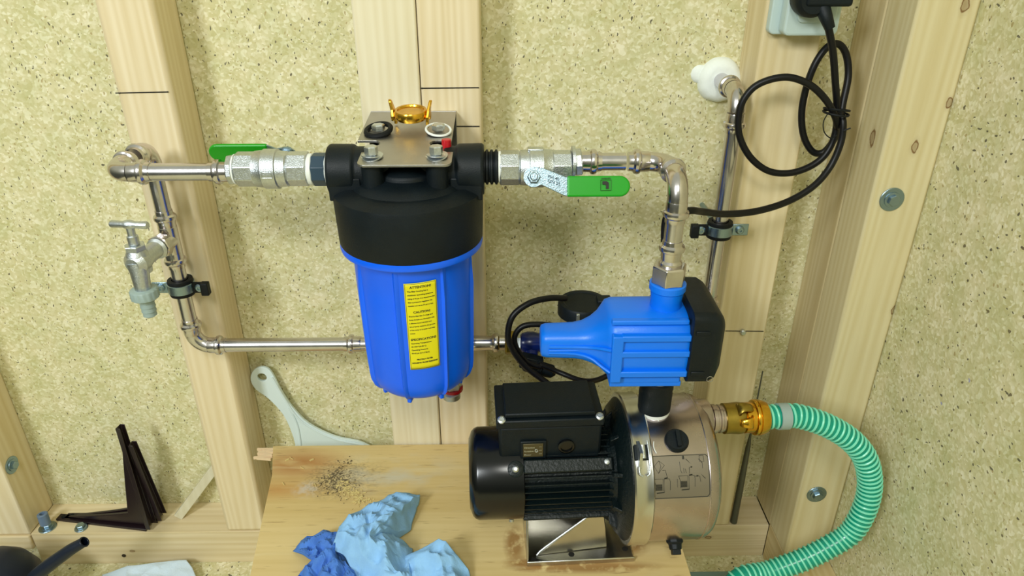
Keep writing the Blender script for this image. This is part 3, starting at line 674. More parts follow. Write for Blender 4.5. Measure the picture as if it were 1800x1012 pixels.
# left reducer
t = thing('pipe_adapter', 'steel press adapter with hex nut left of the left ball valve', 'pipe fitting', (-.36, fy, zt))
MB().hexn((-.3500, fy, zt+.003), (-.3415, fy, zt+.003), .0195, .0015, .2, n=8).build('hex_nut', 'galv', t, bevel=.0006)
MB().cyl((-.3418, fy, zt+.003), (-.3398, fy, zt+.003), .0195, 30).build('thread_tape', 'ptfe', t)
MB().lathe((-.3755, fy, zt), (1, 0, 0), [(0, .0124), (.006, .0128), (.0085, .0158), (.0115, .0166), (.0145, .0158), (.016, .0134), (.026, .0128)], 28).build('press_socket', 'fit', t)
# right adapter + pipe + elbows + riser
zr = .864
t = thing('pipe_adapter', 'steel press adapter with hex collar right of the right ball valve', 'pipe fitting', (.11, fy, zr))
MB().cyl((.0908, fy, zr-.001), (.0945, fy, zr-.001), .0215, 30).hexn((.0945, fy, zr-.001), (.104, fy, zr), .018, .0015, n=8).build('hex_collar', 'galv', t)
MB().lathe((.129, fy, zr), (-1, 0, 0), [(0, .0124), (.005, .0128), (.0075, .0158), (.0105, .0166), (.0135, .0158), (.015, .0134), (.026, .0128)], 28).build('press_socket', 'fit', t)
pipe((.123, fy, zr), (.160, fy, zr), 'short bare steel pipe right of the right ball valve')
UX, UY = .2135, -.3
elbow((UX, fy, zr), (-1, 0, 0), (0, -1, 0), 'steel press elbow at the top right, turning towards the riser', .026, .024)
t = thing('pipe_elbow', 'steel press elbow on top of the riser, bending down', 'pipe fitting', (UX, UY, zr))
MB().tube(arc((UX, UY+1, zr), (UX, UY, zr), (UX, UY, zr-1), .026, 12)+[V((UX, UY, zr-.03))], .0125, 24).build('bend', 'fit', t)
MB().lathe((UX, -.262, zr), (0, -1, 0), [(0, .0124), (.003, .0155), (.006, .0155), (.009, .0126)], 28).build('press_socket', 'fit', t)
socket_end(t, (UX, UY, zr-.054), (0, 0, 1))
pipe((UX, UY, zr-.052), (UX, UY, .758), 'vertical steel riser pipe above the blue controller')
t = thing('union_fitting', 'steel union nut screwed onto the blue controller neck', 'pipe fitting', (UX, UY, .74))
MB().lathe((UX, UY, .786), (0, 0, -1), [(0, .0124), (.005, .0128), (.0075, .0158), (.0105, .0166), (.0135, .0158), (.015, .0134), (.026, .0125), (.029, .0150), (.034, .0150)], 28).build('press_socket', 'fit', t)
MB().hexn((UX, UY, .726), (UX, UY, .753), .0225, .002, .15).build('hex_nut', 'fit', t, bevel=.0008)

# ------------------------------------------------------------------ pressure controller
ct_ = thing('pressure_controller', 'bright blue pump pressure controller with black electronics box', 'pump controller', (UX, UY, .64))
CZ = .6415
def sq(x, hy, hz, cy_, cz_, e_=3.2, n=64, ribs=0.):
    ring = []
    for i in range(n):
        a = 2*math.pi*i/n; ca, sa = math.cos(a), math.sin(a)
        k = (abs(ca)**e_+abs(sa)**e_)**(-1/e_)
        y, z = hy*k*ca, hz*k*sa
        ring.append(V((x, cy_+y, cz_+z)))
    return ring
secs = [(.0505, .019, .017), (.0520, .0225, .0205), (.058, .0245, .0225), (.095, .0265, .0235), (.107, .0285, .026), (.118, .033, .031), (.128, .040, .038), (.134, .047, .0455), (.138, .052, .0505), (.146, .055, .0525), (.235, .0555, .0535), (.2375, .0545, .0525)]
KS = .885
MB().loft([sq(x, a*KS, b*KS, UY, CZ+max(0, a-.0265)*.2) for x, a, b in secs]).build('blue_body', 'blue2', ct_, ang=50)
g = MB()
def kb(x0, y0, z0, x1, y1, z1): g.box((x0, UY+y0*KS, CZ+z0*KS), (x1, UY+y1*KS, CZ+z1*KS))
for dz, x0, x1 in ((.036, .150, .238), (.010, .150, .2385), (-.024, .150, .238), (-.040, .140, .232)):      # ribs along the front
    yf = -.0555 if abs(dz) < .04 else -.046
    kb(x0, yf-.0045, dz-.005, x1, yf+.012, dz+.005)
kb(.140, -.05, -.052, .234, .05, -.043); kb(.1385, -.060, -.038, .153, -.03, .040); kb(.138, -.048, .0520, .236, -.038, .0595)
kb(.060, -.0275, -.005, .135, -.02, -.001)
g.build('body_rib', 'blue2', ct_, bevel=.002, seg=3)
kt_ = lambda a: [V((x, UY+y*KS, CZ+z*KS)) for x, y, z in a]
g = MB().tube(kt_([(.061, -.0255, .0035), (.095, -.0275, .004), (.115, -.034, .007), (.128, -.046, .012), (.139, -.056, .015)]), .0022, 8, sub=5)
g.tube(kt_([(.061, -.025, -.007), (.095, -.0275, -.0075), (.115, -.034, -.011), (.128, -.045, -.018), (.139, -.055, -.023)]), .0022, 8, sub=5)
g.build('flow_crease', 'blue2', ct_)
MB().lathe((UX, UY, CZ+.045), (0, 0, 1), [(0-.006, .021), (.018, .020), (.030, .0215), (.032, .0235), (.040, .0235), (.0415, .022)], 36).build('outlet_neck', 'blue2', ct_)
g = MB(); bx0, bx1 = .2375, .2845
def br_(x, yl, yh, zl, zh, r=.012):
    p = []
    for cy_, cz_, a in ((yh-r, zh-r, 0), (yl+r, zh-r, 90), (yl+r, zl+r, 180), (yh-r, zl+r, 270)):
        p += [V((x, cy_+r*math.cos(R(a+15*i)), cz_+r*math.sin(R(a+15*i)))) for i in range(7)]
    return p
g.loft([br_(bx0, UY-.053, UY+.062, .607, .706), br_(bx0+.001, UY-.055, UY+.064, .605, .708), br_(bx0+.028, UY-.055, UY+.064, .605, .707), br_(bx1-.010, UY-.051, UY+.060, .608, .702), br_(bx1-.003, UY-.042, UY+.050, .617, .693)])
bb = g.build('electronics_box', 'black', ct_, ang=50)
for z_ in (.680, .620): MB().box((bx0+.004, UY-.0565, z_), (bx0+.022, UY-.0545, z_+.006)).build('moulded_ridge', 'black', bb, bevel=.001)
g = MB().torus((bx0+.030, UY-.0548, .614), (0, 1, 0), .004, .0005, 20, 6); g.build('recycling_mark', 'plate', bb)

# ------------------------------------------------------------------ pump
PZ = .287
pm = thing('water_pump', 'black and stainless electric water pump on the plywood board', 'pump', (.11, -.302, PZ), R(2.5))
h = .133
def b_(mb, name, mat, parent=pm, **k): return mb.build(name, mat, parent, local=True, **k)
O = V((0, 0, h)); X1 = V((1, 0, 0))
b_(MB().lathe(V((-.160, 0, h)), X1, [(0, .030), (0, .050), (.0015, .0535), (.004, .0605), (.008, .0645), (.013, .0665), (.076, .0672), (.077, .0662), (.077, .058)], 64), 'fan_cover', 'blackg', ang=30)
g = MB(); N = 40; pts = []
for i in range(N):                                                     # finned stator body: fins as one casting
    a0_ = 2*math.pi*i/N; wv = 2*math.pi/N
    for fa, rr in ((.0, .0545), (.30, .0545), (.36, .0655), (.52, .0655), (.58, .0545)):
        pts.append((a0_+fa*wv, rr))
g.loft([[V((x, math.cos(a)*r_, h+math.sin(a)*r_)) for a, r_ in pts] for x in (-.084, .040)])
st = b_(g, 'finned_motor_body', 'blackf', ang=30)
def rad(ang): return V((0, -math.cos(R(ang)), math.sin(R(ang))))
def tang(ang): return V((0, math.sin(R(ang)), math.cos(R(ang))))
b_(MB().obox(V((-.022, 0, h))+rad(46)*.062, (.062, .009, .0095), X1, rad(46), tang(46)), 'name_rail', 'blackf', bevel=.002)
b_(MB().obox(V((-.022, 0, h))+rad(-40)*.060, (.062, .010, .003), X1, rad(-40), tang(-40)), 'bottom_fin', 'blackf', bevel=.0015)
g = MB().lathe(V((-.095, 0, h))+rad(44)*.064, rad(44), [(0, .0115), (.005, .0115), (.006, .010)], 24); b_(g, 'cover_tab', 'blackf')
b_(MB().lathe(V((-.0955, 0, h))+rad(44)*.0695, rad(44), [(0, .0045), (.003, .0045), (.0045, .0025)], 16), 'screw', 'galv')
b_(MB().lathe(V((.032, 0, h))+rad(48)*.0705, rad(48), [(0, .004), (.002, .004), (.003, .0025)], 16), 'screw', 'galv')
b_(MB().lathe((-.100, -.030, h-.064), (0, -.3, -1), [(0, .0035), (.004, .0035)], 12), 'screw', 'galv')
# lantern flange between motor and tank
g = MB().lathe((.036, 0, h), X1, [(0, .060), (.010, .068), (.014, .092), (.024, .103), (.030, .104)], 64); b_(g, 'flange', 'blackf')
g = MB()
for a in range(-70, 260, 36):
    g = MB()
    c_, s_ = math.cos(R(a)), math.sin(R(a)); g.obox((.044, c_*.074, h+s_*.074), (.007, .010, .003), (.75, c_*.6, s_*.6), (0, c_, s_), (0, -s_, c_))
    b_(g, 'flange_web', 'blackf', bevel=.001)
# tank
b_(MB().lathe((.061, 0, h), X1, [(0, .092), (0, .1085), (.002, .1105), (.005, .1105), (.009, .1095), (.022, .1095), (.025, .1105), (.027, .1085), (.028, .1055)], 96), 'clamp_band', 'band', ang=25)
b_(MB().lathe((.080, 0, h), X1, [(0, .1055), (.086, .1055), (.093, .104), (.100, .099), (.106, .088), (.111, .069), (.115, .042), (.116, .0)], 96), 'tank', 'tank', ang=40)
b_(MB().torus((.165, 0, h), X1, .1053, .0010, 80, 6), 'tank_seam', 'tank')
# band latch near the top
g = MB().obox((.072, -.0715, h+.087), (.010, .010, .004), (1, 0, 0), (0, -.77, -.63), (0, -.63, .77)); b_(g, 'latch_plate', 'black', bevel=.001)
ga = V((0, -.77, -.63)); gn = V((0, -.63, .77))
b_(MB().cyl(V((.073, -.075, h+.0915))-ga*.009, V((.073, -.075, h+.0915))+ga*.009, .0035, 14).box((.066, -.088, h+.074), (.070, -.063, h+.100)), 'latch_screw', 'galv')
g = MB()
for dx in (-.007, .007): g.tube([V((.074+dx, -.062, h+.099)), V((.074+dx, -.078, h+.088)), V((.074+dx, -.091, h+.070)), V((.074+dx*.4, -.094, h+.066))], .0014, 8, sub=4)
b_(g, 'latch_wire', 'galv')
# outlet on top
ox = (UX-.11)*math.cos(R(2.5))+(UY+.302)*math.sin(R(2.5)); oy = -(UX-.11)*math.sin(R(2.5))+(UY+.302)*math.cos(R(2.5))
b_(MB().lathe((ox, oy, h+.096), (0, 0, 1), [(0, .027), (.004, .0255), (.008, .021), (.0125, .021), (.0125, .017)], 40), 'outlet_socket', 'tank')
# inlet nozzle on the end
iy, iz = oy+.012, .208
b_(MB().lathe((.168, iy, iz), X1, [(0, .030), (.016, .0295), (.021, .027), (.0225, .023), (.0225, .018)], 40), 'inlet_socket', 'tank')
# priming plug, drain plug
def onTank(x, ang, r=.1055): return V((x, -math.cos(R(ang))*r, h+math.sin(R(ang))*r)), V((0, -math.cos(R(ang)), math.sin(R(ang))))
p, nn = onTank(.124, 59); b_(MB().lathe(p-nn*.003, nn, [(0, .0165), (.005, .0165), (.007, .0150), (.010, .0140), (.0105, .004)], 32).obox(p+nn*.009, (.011, .0025, .004), (0, nn.z, -nn.y), X1, nn), 'priming_plug', 'black')
p, nn = onTank(.132, -42); b_(MB().lathe(p-nn*.003, nn, [(0, .0125), (.006, .0125), (.008, .010), (.016, .009)], 8).obox(p+nn*.014, (.006, .006, .006), X1, (0, nn.z, -nn.y), nn), 'drain_plug', 'black', bevel=.001)
# instruction sticker on the tank
p0a, SW, SH, SX = 33, .086, .058, .121
def ST(x, y, hh=0.):
    a = R(p0a)+y/.1055; r_ = .1060+hh
    return V((SX+x, -math.cos(a)*r_, h+math.sin(a)*r_))
g = MB(); vs = [[g.b.verts.new(ST(-SW/2+SW*i/12, -SH/2+SH*j/16)) for j in range(17)] for i in range(13)]
for i in range(12):
    for j in range(16): g.b.faces.new((vs[i][j], vs[i+1][j], vs[i+1][j+1], vs[i][j+1]))
sk = b_(g, 'instruction_sticker', 'sticker')
g = MB()
def ln(pts, r_=.00028): g.tube([ST(x, y, .0002) for x, y in pts], r_, 5)
def fromuv(u, v): return ((u-768)/1080*SW, (500-v)/620*SH)
def poly(pts, r_=.00028): ln([fromuv(*q_) for q_ in pts], r_)
rr_ = [(-SW/2+.004, SH/2-.001), (SW/2-.004, SH/2-.001), (SW/2-.001, SH/2-.004), (SW/2-.001, -SH/2+.004), (SW/2-.004, -SH/2+.001), (-SW/2+.004, -SH/2+.001), (-SW/2+.001, -SH/2+.004), (-SW/2+.001, SH/2-.004), (-SW/2+.004, SH/2-.001)]
for a, b in zip(rr_, rr_[1:]): ln([(a[0]+(b[0]-a[0])*i/8, a[1]+(b[1]-a[1])*i/8) for i in range(9)], .0004)
poly([(365, 340), (450, 265), (540, 330), (430, 440), (365, 340)]); poly([(450, 265), (480, 345), (430, 440)]); poly([(500, 400), (550, 400), (575, 500)])
for dx in (0, 425):
    poly([(345+dx, 520-dx*.08), (500+dx, 520-dx*.08), (500+dx, 690-dx*.08)]); poly([(345+dx, 520-dx*.08), (375+dx, 600-dx*.08), (375+dx, 690-dx*.08)])
    poly([(520+dx, 520-dx*.08), (610+dx, 520-dx*.08), (625+dx, 560-dx*.08), (620+dx, 680-dx*.08)]); poly([(320+dx, 560-dx*.08), (320+dx, 680-dx*.08)]); poly([(520+dx, 520-dx*.08), (520+dx, 710-dx*.08)])
    for k in range(7): poly([(380+dx, 600+k*13-dx*.08), (485+dx, 600+k*13-dx*.08)], .00045)
    poly([(390+dx, 720-dx*.08), (520+dx, 712-dx*.08)], .0006); poly([(525+dx, 513-dx*.08), (580+dx, 505-dx*.08)], .0007)
poly([(915, 255), (1225, 535)], .0004); poly([(960, 460), (960, 375), (1000, 368)]); poly([(985, 370), (1010, 366)], .0008)
poly([(1050, 500), (1080, 495), (1130, 500), (1145, 580)]); poly([(1075, 497), (1105, 492)], .0008)
poly([(805, 290), (805, 400), (830, 450)]); poly([(865, 380), (865, 450)]); poly([(890, 390), (905, 450)])
poly([(1150, 215), (1220, 215), (1220, 300), (1150, 300), (1150, 215)]); poly([(1130, 260), (1170, 290), (1190, 320)]); poly([(1188, 300), (1188, 395)])
text_bm(g, 'I', .007, lambda x, y, hh: ST(fromuv(275, 320)[0]+x, fromuv(275, 320)[1]+y, .0002+hh), 'LEFT', .0002)
text_bm(g, 'II', .006, lambda x, y, hh: ST(fromuv(855, 255)[0]+x, fromuv(855, 255)[1]+y, .0002+hh), 'LEFT', .0003)
b_(g, 'printed_diagram', 'ink', sk, flat=True)
# terminal box
tx0, tx1, ty0, ty1, tz0, tz1 = -.121, .027, -.037, .046, .182, .240
b_(MB().box((tx0+.004, ty0+.003, tz0), (tx1-.002, ty1, tz1)), 'terminal_box', 'black', bevel=.004)
g = MB().box((tx0, ty0, tz1), (tx1, ty1+.004, tz1+.013)); g.box((tx0+.012, ty0+.006, tz1+.013), (tx1-.012, ty1-.002, tz1+.0205))
lid = b_(g, 'terminal_lid', 'black', bevel=.002)
for x in (tx0+.0075, tx1-.0065): b_(MB().lathe((x, ty0+.0045, tz1+.0125), (0, -.45, .9), [(0, .0058), (.002, .0056), (.0035, .0035)], 20), 'screw', 'galv', lid)
b_(MB().box((-.088, ty0-.001, tz0+.006), (-.052, ty0+.004, tz0+.036)), 'plate_frame', 'black', bevel=.0012)
np_ = b_(MB().box((-.0845, ty0-.0022, tz0+.010), (-.0565, ty0-.0008, tz0+.033)), 'rating_plate', 'nameplate', bevel=.0008)
g = MB()
for k, (s_, x_) in enumerate((('Direction', 0), ('Rotation', .0), ('Motor', .0))): text_bm(g, s_, .0038, lambda x, y, hh, k=k: V((-.083+x, ty0-.0023-hh, tz0+.0255-k*.0062+y)), 'LEFT', .00005)
g.torus((-.066, ty0-.0024, tz0+.021), (0, 1, 0), .0021, .0006, 20, 6)
for k in range(3): g.box((-.0625, ty0-.0026, tz0+.0155+k*.006), (-.0585, ty0-.0023, tz0+.0159+k*.006))
b_(g, 'stamped_text', 'galv', np_, flat=True)
b_(MB().lathe((-.024, ty0+.004, tz0+.0235), (0, -1, 0), [(0, .0115), (.004, .0115), (.0045, .0105), (.0045, .0085), (.002, .008), (.002, 0)], 32), 'cable_knockout', 'blackg')
b_(MB().box((-.086, ty0-.006, tz0-.004), (-.055, ty0+.01, tz0+.003)), 'box_foot', 'blackf', bevel=.001)
# stainless foot
g = MB()
fx0, fx1, fyf = -.0785, .083, -.058
g.box((fx0, fyf, .0), (fx1, .055, .003)); g.box((fx0, fyf-.001, .0), (fx1, fyf+.002, .009))
b_(g, 'foot_plate', 'band', bevel=.0015)
g = MB(); g.prism([(fx0, fyf, 0), (fx0, fyf+.004, .012), (fx0, -.030, h-.060), (fx0, .030, h-.060), (fx0, .055, 0)], (.003, 0, 0))
b_(g, 'side_plate', 'band', bevel=.001)
g = MB().plate_holes([(fx0, 0), (.045, 0), (.045, .080), (fx0, .080)], [[(-.044, .034), (-.042, .030), (-.002, .030), (0, .034), (0, .060), (-.044, .060)]], lambda x, y: V((x, .012, y)), (0, .003, 0))
b_(g, 'web_plate', 'band', flat=True)
g = MB(); g.prism([(fx0+.016, fyf+.016, .004), (.030, -.020, .070), (.040, -.020, .066), (.046, fyf+.026, .004)], (0, .003, 0.001)); b_(g, 'gusset', 'band', bevel=.0012)
g = MB().tube([V((fx0+.016, fyf+.0155, .005)), V((fx0+.03, fyf+.021, .016)), V((.030, -.021, .071))], .0018, 8, sub=3); b_(g, 'gusset_rim', 'galv')
for x, y in ((fx0+.010, fyf+.009), (fx1-.010, fyf+.022), (-.010, fyf+.016)): b_(MB().lathe((x, y, .0028), (0, 0, 1), [(0, .0045), (.0005, .0045)], 20), 'bolt_hole', 'slot')
# black coupling between pump and controller
t = thing('rubber_coupling', 'black taped coupling between pump tank and blue controller', 'pipe fitting', (UX, UY, .53))
MB().lathe((UX, UY, .527), (0, 0, 1), [(0, .0205), (.002, .0228), (.030, .0232), (.034, .0222), (.038, .0235), (.050, .0232), (.052, .0215)], 40).build('sleeve', 'black', t)
MB().cyl((UX, UY, .5205), (UX, UY, .5285), .0222, 30).cyl((UX, UY, .579), (UX, UY, .5835), .0205, 30).build('thread_tape', 'ptfe', t)
MB().tube([V((UX+.002, UY-.0218, .524)), V((UX+.0035, UY-.026, .518)), V((UX-.006, UY-.044, .512)), V((UX-.010, UY-.060, .508)), V((UX-.007, UY-.066, .502))], .0007, 6, sub=5).tube([V((UX+.010, UY-.0165, .524)), V((UX+.014, UY-.02, .519)), V((UX+.012, UY-.023, .516))], .0007, 6, sub=3).build('tape_thread', 'ptfe', t)

# ------------------------------------------------------------------ brass couplings and hose
rot = Matrix.Rotation(R(2.5), 3, 'Z')
I0 = V((.11, -.302, PZ)) + rot @ V((.1905, iy, iz)); ID = rot @ X1
t = thing('steel_nipple', 'clear steel nipple between pump inlet and brass coupling', 'pipe fitting', I0)
MB().lathe(I0-ID*.004, ID, [(0, .0195), (.006, .0195), (.007, .0215), (.012, .0215), (.013, .0195), (.016, .0195), (.017, .0208), (.020, .0208), (.021, .0195), (.026, .0195)], 36).build('nipple_body', 'tank', t)
C1 = I0+ID*.020
t = thing('claw_coupling', 'dull olive brass claw coupling on the pump inlet', 'hose coupling', C1)
MB().lathe(C1, ID, [(0, .0195), (.001, .0225), (.012, .0225), (.022, .0235), (.028, .0225), (.030, .020)], 40).build('coupling_body', 'brass2', t)
for sgn in (1, -1): claw(t, C1+ID*.020, ID, (0, -.35*sgn, .94*sgn), .0225, 'brass2', .016)
C2 = C1+ID*.030
t = thing('claw_coupling', 'orange brass claw coupling holding the green hose', 'hose coupling', C2)
MB().lathe(C2, ID, [(0, .020), (.001, .0225), (.014, .0225), (.015, .0255), (.0165, .0262), (.019, .0262), (.020, .0248), (.021, .0262), (.026, .0258), (.034, .0225), (.036, .019)], 40).build('coupling_body', 'brass', t)
for sgn in (1, -1): claw(t, C2+ID*.006, -ID, (0, -.94*sgn, .35*sgn), .0222, 'brass', .014)
H0 = C2+ID*.0362
hp = [H0, H0+ID*.022, H0+ID*.045+V((0, 0, -.0003)), P(1450, 746, y=-.283), P(1494, 772, y=-.288), P(1521, 806, y=-.292), P(1529, 850, y=-.295), P(1520, 893, y=-.300), P(1495, 936, y=-.305), P(1455, 962, y=-.31), P(1410, 984, y=-.315), P(1350, 1006, y=-.32), P(1290, 1026, y=-.33), (.345, -.355, .11), (.335, -.41, .045), (.345, -.50, .008), (.37, -.64, .0065), (.39, -.80, .0065)]
hp = smooth(hp, 14)
hs = thing('suction_hose', 'green ribbed suction hose curving down from the pump', 'hose', H0)
MB().tube(hp, .0166, 24).build('hose_wall', 'hose', hs)
def helix(path, r, pitch, rad, n=7, seg=20):
    L = [0]
    for a, b in zip(path, path[1:]): L.append(L[-1]+(b-a).length)
    tot = L[-1]; turns = tot/pitch; N = int(turns*seg)
    tg = [(path[min(i+1, len(path)-1)]-path[max(i-1, 0)]).normalized() for i in range(len(path))]
    x = basis(tg[0])[0]; xs = [x]
    for i in range(1, len(path)):
        x = tg[i-1].rotation_difference(tg[i]) @ x; x = (x-tg[i]*x.dot(tg[i])).normalized(); xs.append(x)
    out = []; j = 0
    for k in range(N+1):
        s_ = tot*k/N
        while j < len(path)-2 and L[j+1] < s_: j += 1
        f = (s_-L[j])/(L[j+1]-L[j]); p = path[j].lerp(path[j+1], f); tt = tg[j].lerp(tg[j+1], f).normalized(); xx = xs[j].lerp(xs[j+1], f); xx = (xx-tt*xx.dot(tt)).normalized()
        a = 2*math.pi*k/seg; out.append(p+(xx*math.cos(a)+tt.cross(xx)*math.sin(a))*r)
    return out
MB().tube(helix(hp, .0168, .0082, .0017), .0018, 6).build('hose_spiral', 'hosel', hs)
i0 = 22; hd = (hp[i0+3]-hp[i0]).normalized()
cl = thing('hose_clamp', 'grey band clamp on the hose beside the brass coupling', 'clamp', hp[16])
q0 = H0+ID*.016
MB().lathe(q0, ID, [(0, .0175), (.0, .0196), (.015, .0196), (.015, .0175)], 36, cap0=False, cap1=False).build('band', 'lgrey', cl)

# ------------------------------------------------------------------ prefilter with black lid behind the controller
pc = P(1024, 545, y=-.115); pcx, pcy = pc.x, -.117; zl = P(1024, 529, y=-.117).z
t = thing('prefilter_pot', 'round pot with black screw lid behind the blue controller', 'filter', (pcx, pcy, .52))
b0 = .527
MB().lathe((pcx, pcy, b0), (0, 0, 1), [(0, .032), (.008, .0345), (zl-b0-.022, .036), (zl-b0-.02, .037)], 48).build('cup', 'cork', t)
MB().lathe((pcx, pcy, b0-.020), (0, 0, 1), [(0, .015), (.002, .026), (.010, .031), (.02, .032)], 48).build('blue_base', 'dblue', t)
ld = MB().lathe((pcx, pcy, zl-.022), (0, 0, 1), [(0, .039), (.001, .0402), (.018, .0402), (.022, .038), (.0225, .032), (.021, .030), (.021, 0)], 48).build('lid', 'black', t)
MB().obox((pcx-.012, pcy-.0402, zl-.014), (.0025, .002, .013), (1, 0, 0), (0, 1, 0), (0, 0, 1)).build('clip', 'galv', ld, bevel=.0006)
MB().box((pcx+.022, pcy-.008, zl-.01), (pcx+.045, pcy+.014, zl+.004)).build('hinge', 'black', ld, bevel=.002)
t = thing('check_valve', 'dark blue round check valve between hex nut and pot', 'valve', (.05, LY, .5235))
MB().lathe((.029, LY, .5235), (1, 0, 0), [(0, .012), (.003, .016), (.012, .0185), (.022, .0185), (.030, .016), (pcx-.029-.02, .013)], 32).build('valve_ball', 'dblue', t)
MB().lathe((.046, LY-.006, .515), (0, -.8, -.6), [(0, .013), (.012, .012), (.014, .009)], 24).build('screw_cap', 'dblue', t)

# ------------------------------------------------------------------ small cables in the middle
def cable(name, pts, r, label, sub=8, cat='cable', mat='cable'):
    return tag(MB().tube(pts, r, 12, sub=sub).build(name, mat), label, cat)
cable('power_cable', [P(995, 524, y=-.135), P(965, 524, y=-.15), P(930, 533, y=-.165), P(901, 556, y=-.175), P(893, 590, y=-.18), P(903, 618, y=-.182), P(925, 645, y=-.185), P(955, 668, y=-.19), P(985, 690, y=-.2)], .0048, 'thin black cable looping left from the black lid')
cable('power_cable', [P(990, 574, y=-.16), P(950, 570, y=-.165), P(920, 573, y=-.168), P(905, 590, y=-.170), P(908, 612, y=-.172), P(926, 636, y=-.17), P(950, 645, y=-.168)], .0045, 'inner black cable loop ending in the black connector')
cable('power_cable', [P(948, 640, y=-.165), P(985, 655, y=-.17), P(1020, 668, y=-.19), P(1048, 668, y=-.21), P(1078, 655, y=-.245)], .0042, 'black cable from the connector to the blue controller underside')
a, b = P(918, 640, y=-.155), P(980, 655, y=-.155); dd = (b-a).normalized()
t = thing('cable_connector', 'black two-part cable connector below the blue nose', 'connector', a)
MB().lathe(a, dd, [(0, .006), (.004, .010), (.022, .012), (.024, .015), (.03, .015), (.032, .012), (.05, .011), (.056, .006)], 14).build('connector_body', 'black', t)
a2, b2 = P(922, 648, y=-.145), P(948, 628, y=-.145)
MB().obox((a2+b2)/2+V((-.001, 0, .002)), (.018, .009, .011), dd, (0, 1, 0), dd.cross(V((0, 1, 0)))).build('connector_latch', 'black', t, bevel=.002)

# ------------------------------------------------------------------ socket, plug and long cable
so_ = thing('wall_socket', 'pale surface-mounted wall socket at the top right', 'socket', P(1400, 30, y=-.08))
s0, s1 = P(1347, 40, y=-.081), P(1456, 40, y=-.081); zb_ = P(1400, 58, y=-.081).z
def rbox(mb, x0, x1, y0, y1, z0, z1, r=.008):
    o = [(x, z) for x, z in rc(x1-r, z1-r, r, 0, 90)+rc(x0+r, z1-r, r, 90, 180)+rc(x0+r, z0+r, r, 180, 270)+rc(x1-r, z0+r, r, 270, 360)]
    return mb.prism([(x, y0, z) for x, z in o], (0, y1-y0, 0))
rbox(MB(), s0.x, s1.x, -.095, -.0805, zb_, zb_+.115).build('base', 'socket', so_, flat=True, bevel=.002)
rbox(MB(), s0.x+.012, s1.x-.001, -.118, -.0955, zb_+.001, zb_+.113).build('socket_housing', 'socket', so_, flat=True, bevel=.003)
rbox(MB(), s0.x+.026, s1.x-.008, -.122, -.117, zb_+.018, zb_+.100).build('socket_face', 'socket', so_, flat=True, bevel=.002)
pc_ = P(1433, 10, y=-.135)
pg = thing('power_plug', 'black power plug pushed into the wall socket', 'plug', pc_)
cx_, cz_ = P(1427, 5, y=-.14).x, P(1427, 3, y=-.14).z+.004
MB().lathe((cx_, -.121, cz_), (0, -1, 0), [(0, .0225), (.012, .024), (.024, .023), (.030, .018)], 36).build('plug_body', 'black', pg)
MB().obox((cx_+.018, -.142, cz_+.004), (.030, .012, .013), (1, 0, 0), (0, 1, 0), (0, 0, 1)).build('plug_grip', 'black', pg, bevel=.004)
pe = P(1452, 30, y=-.150)
MB().tube([V((cx_+.012, -.140, cz_-.006)), pe, P(1459, 50, y=-.152)], lambda k: .010-.0035*k, 16, sub=4).build('strain_relief', 'black', pg)
Q = lambda u, v, y: P(u, v, y=y)
pts = [Q(1455, 42, -.150), Q(1464, 90, -.145), Q(1468, 140, -.14), Q(1471, 190, -.135), Q(1468, 235, -.135), Q(1452, 270, -.138), Q(1425, 292, -.14), Q(1388, 304, -.142), Q(1350, 300, -.143), Q(1318, 275, -.143), Q(1299, 235, -.143), Q(1301, 190, -.143), Q(1320, 158, -.143), Q(1350, 141, -.145), Q(1388, 136, -.147), Q(1425, 150, -.15), Q(1452, 176, -.152), Q(1468, 205, -.150),
       Q(1474, 222, -.140), Q(1482, 180, -.128), Q(1491, 135, -.118), Q(1488, 98, -.113), Q(1475, 78, -.112), Q(1455, 82, -.115), Q(1433, 112, -.118), Q(1417, 155, -.118), Q(1409, 200, -.118), Q(1413, 240, -.118), Q(1428, 266, -.120), Q(1446, 268, -.122), Q(1463, 250, -.124), Q(1474, 225, -.128), Q(1476, 200, -.140),
       Q(1482, 215, -.150), Q(1478, 250, -.155), Q(1460, 292, -.16), Q(1430, 327, -.17), Q(1385, 354, -.18), Q(1330, 371, -.20), Q(1275, 376, -.22), Q(1235, 372, -.245), Q(1212, 370, -.265), (UX, -.262, .805), (UX, -.262, .76), (UX+.012, -.25, .70)]
cable('power_cable', pts, .0048, 'long black power cable coiled in loops below the wall socket', 8)
kt = Q(1469, 200, -.15)
t = thing('wire_tie', 'twisted black wire tie binding the cable loops', 'cable tie', kt)
for a_ in (0, .5): MB().torus(kt+V((.002, .004, a_*.010)), (.1, .3*a_, 1), .0165, .0016, 30, 6).build('tie_turn', 'rubber', t)
MB().tube([kt+V((-.014, -.008, .004)), kt+V((-.020, -.012, -.008)), kt+V((-.016, -.012, -.022)), kt+V((-.006, -.013, -.03)), kt+V((.002, -.012, -.026))], .0008, 6, sub=5).tube([kt+V((.010, -.012, -.02)), kt+V((.018, -.014, -.016))], .001, 6).build('tie_tail', 'rubber', t)

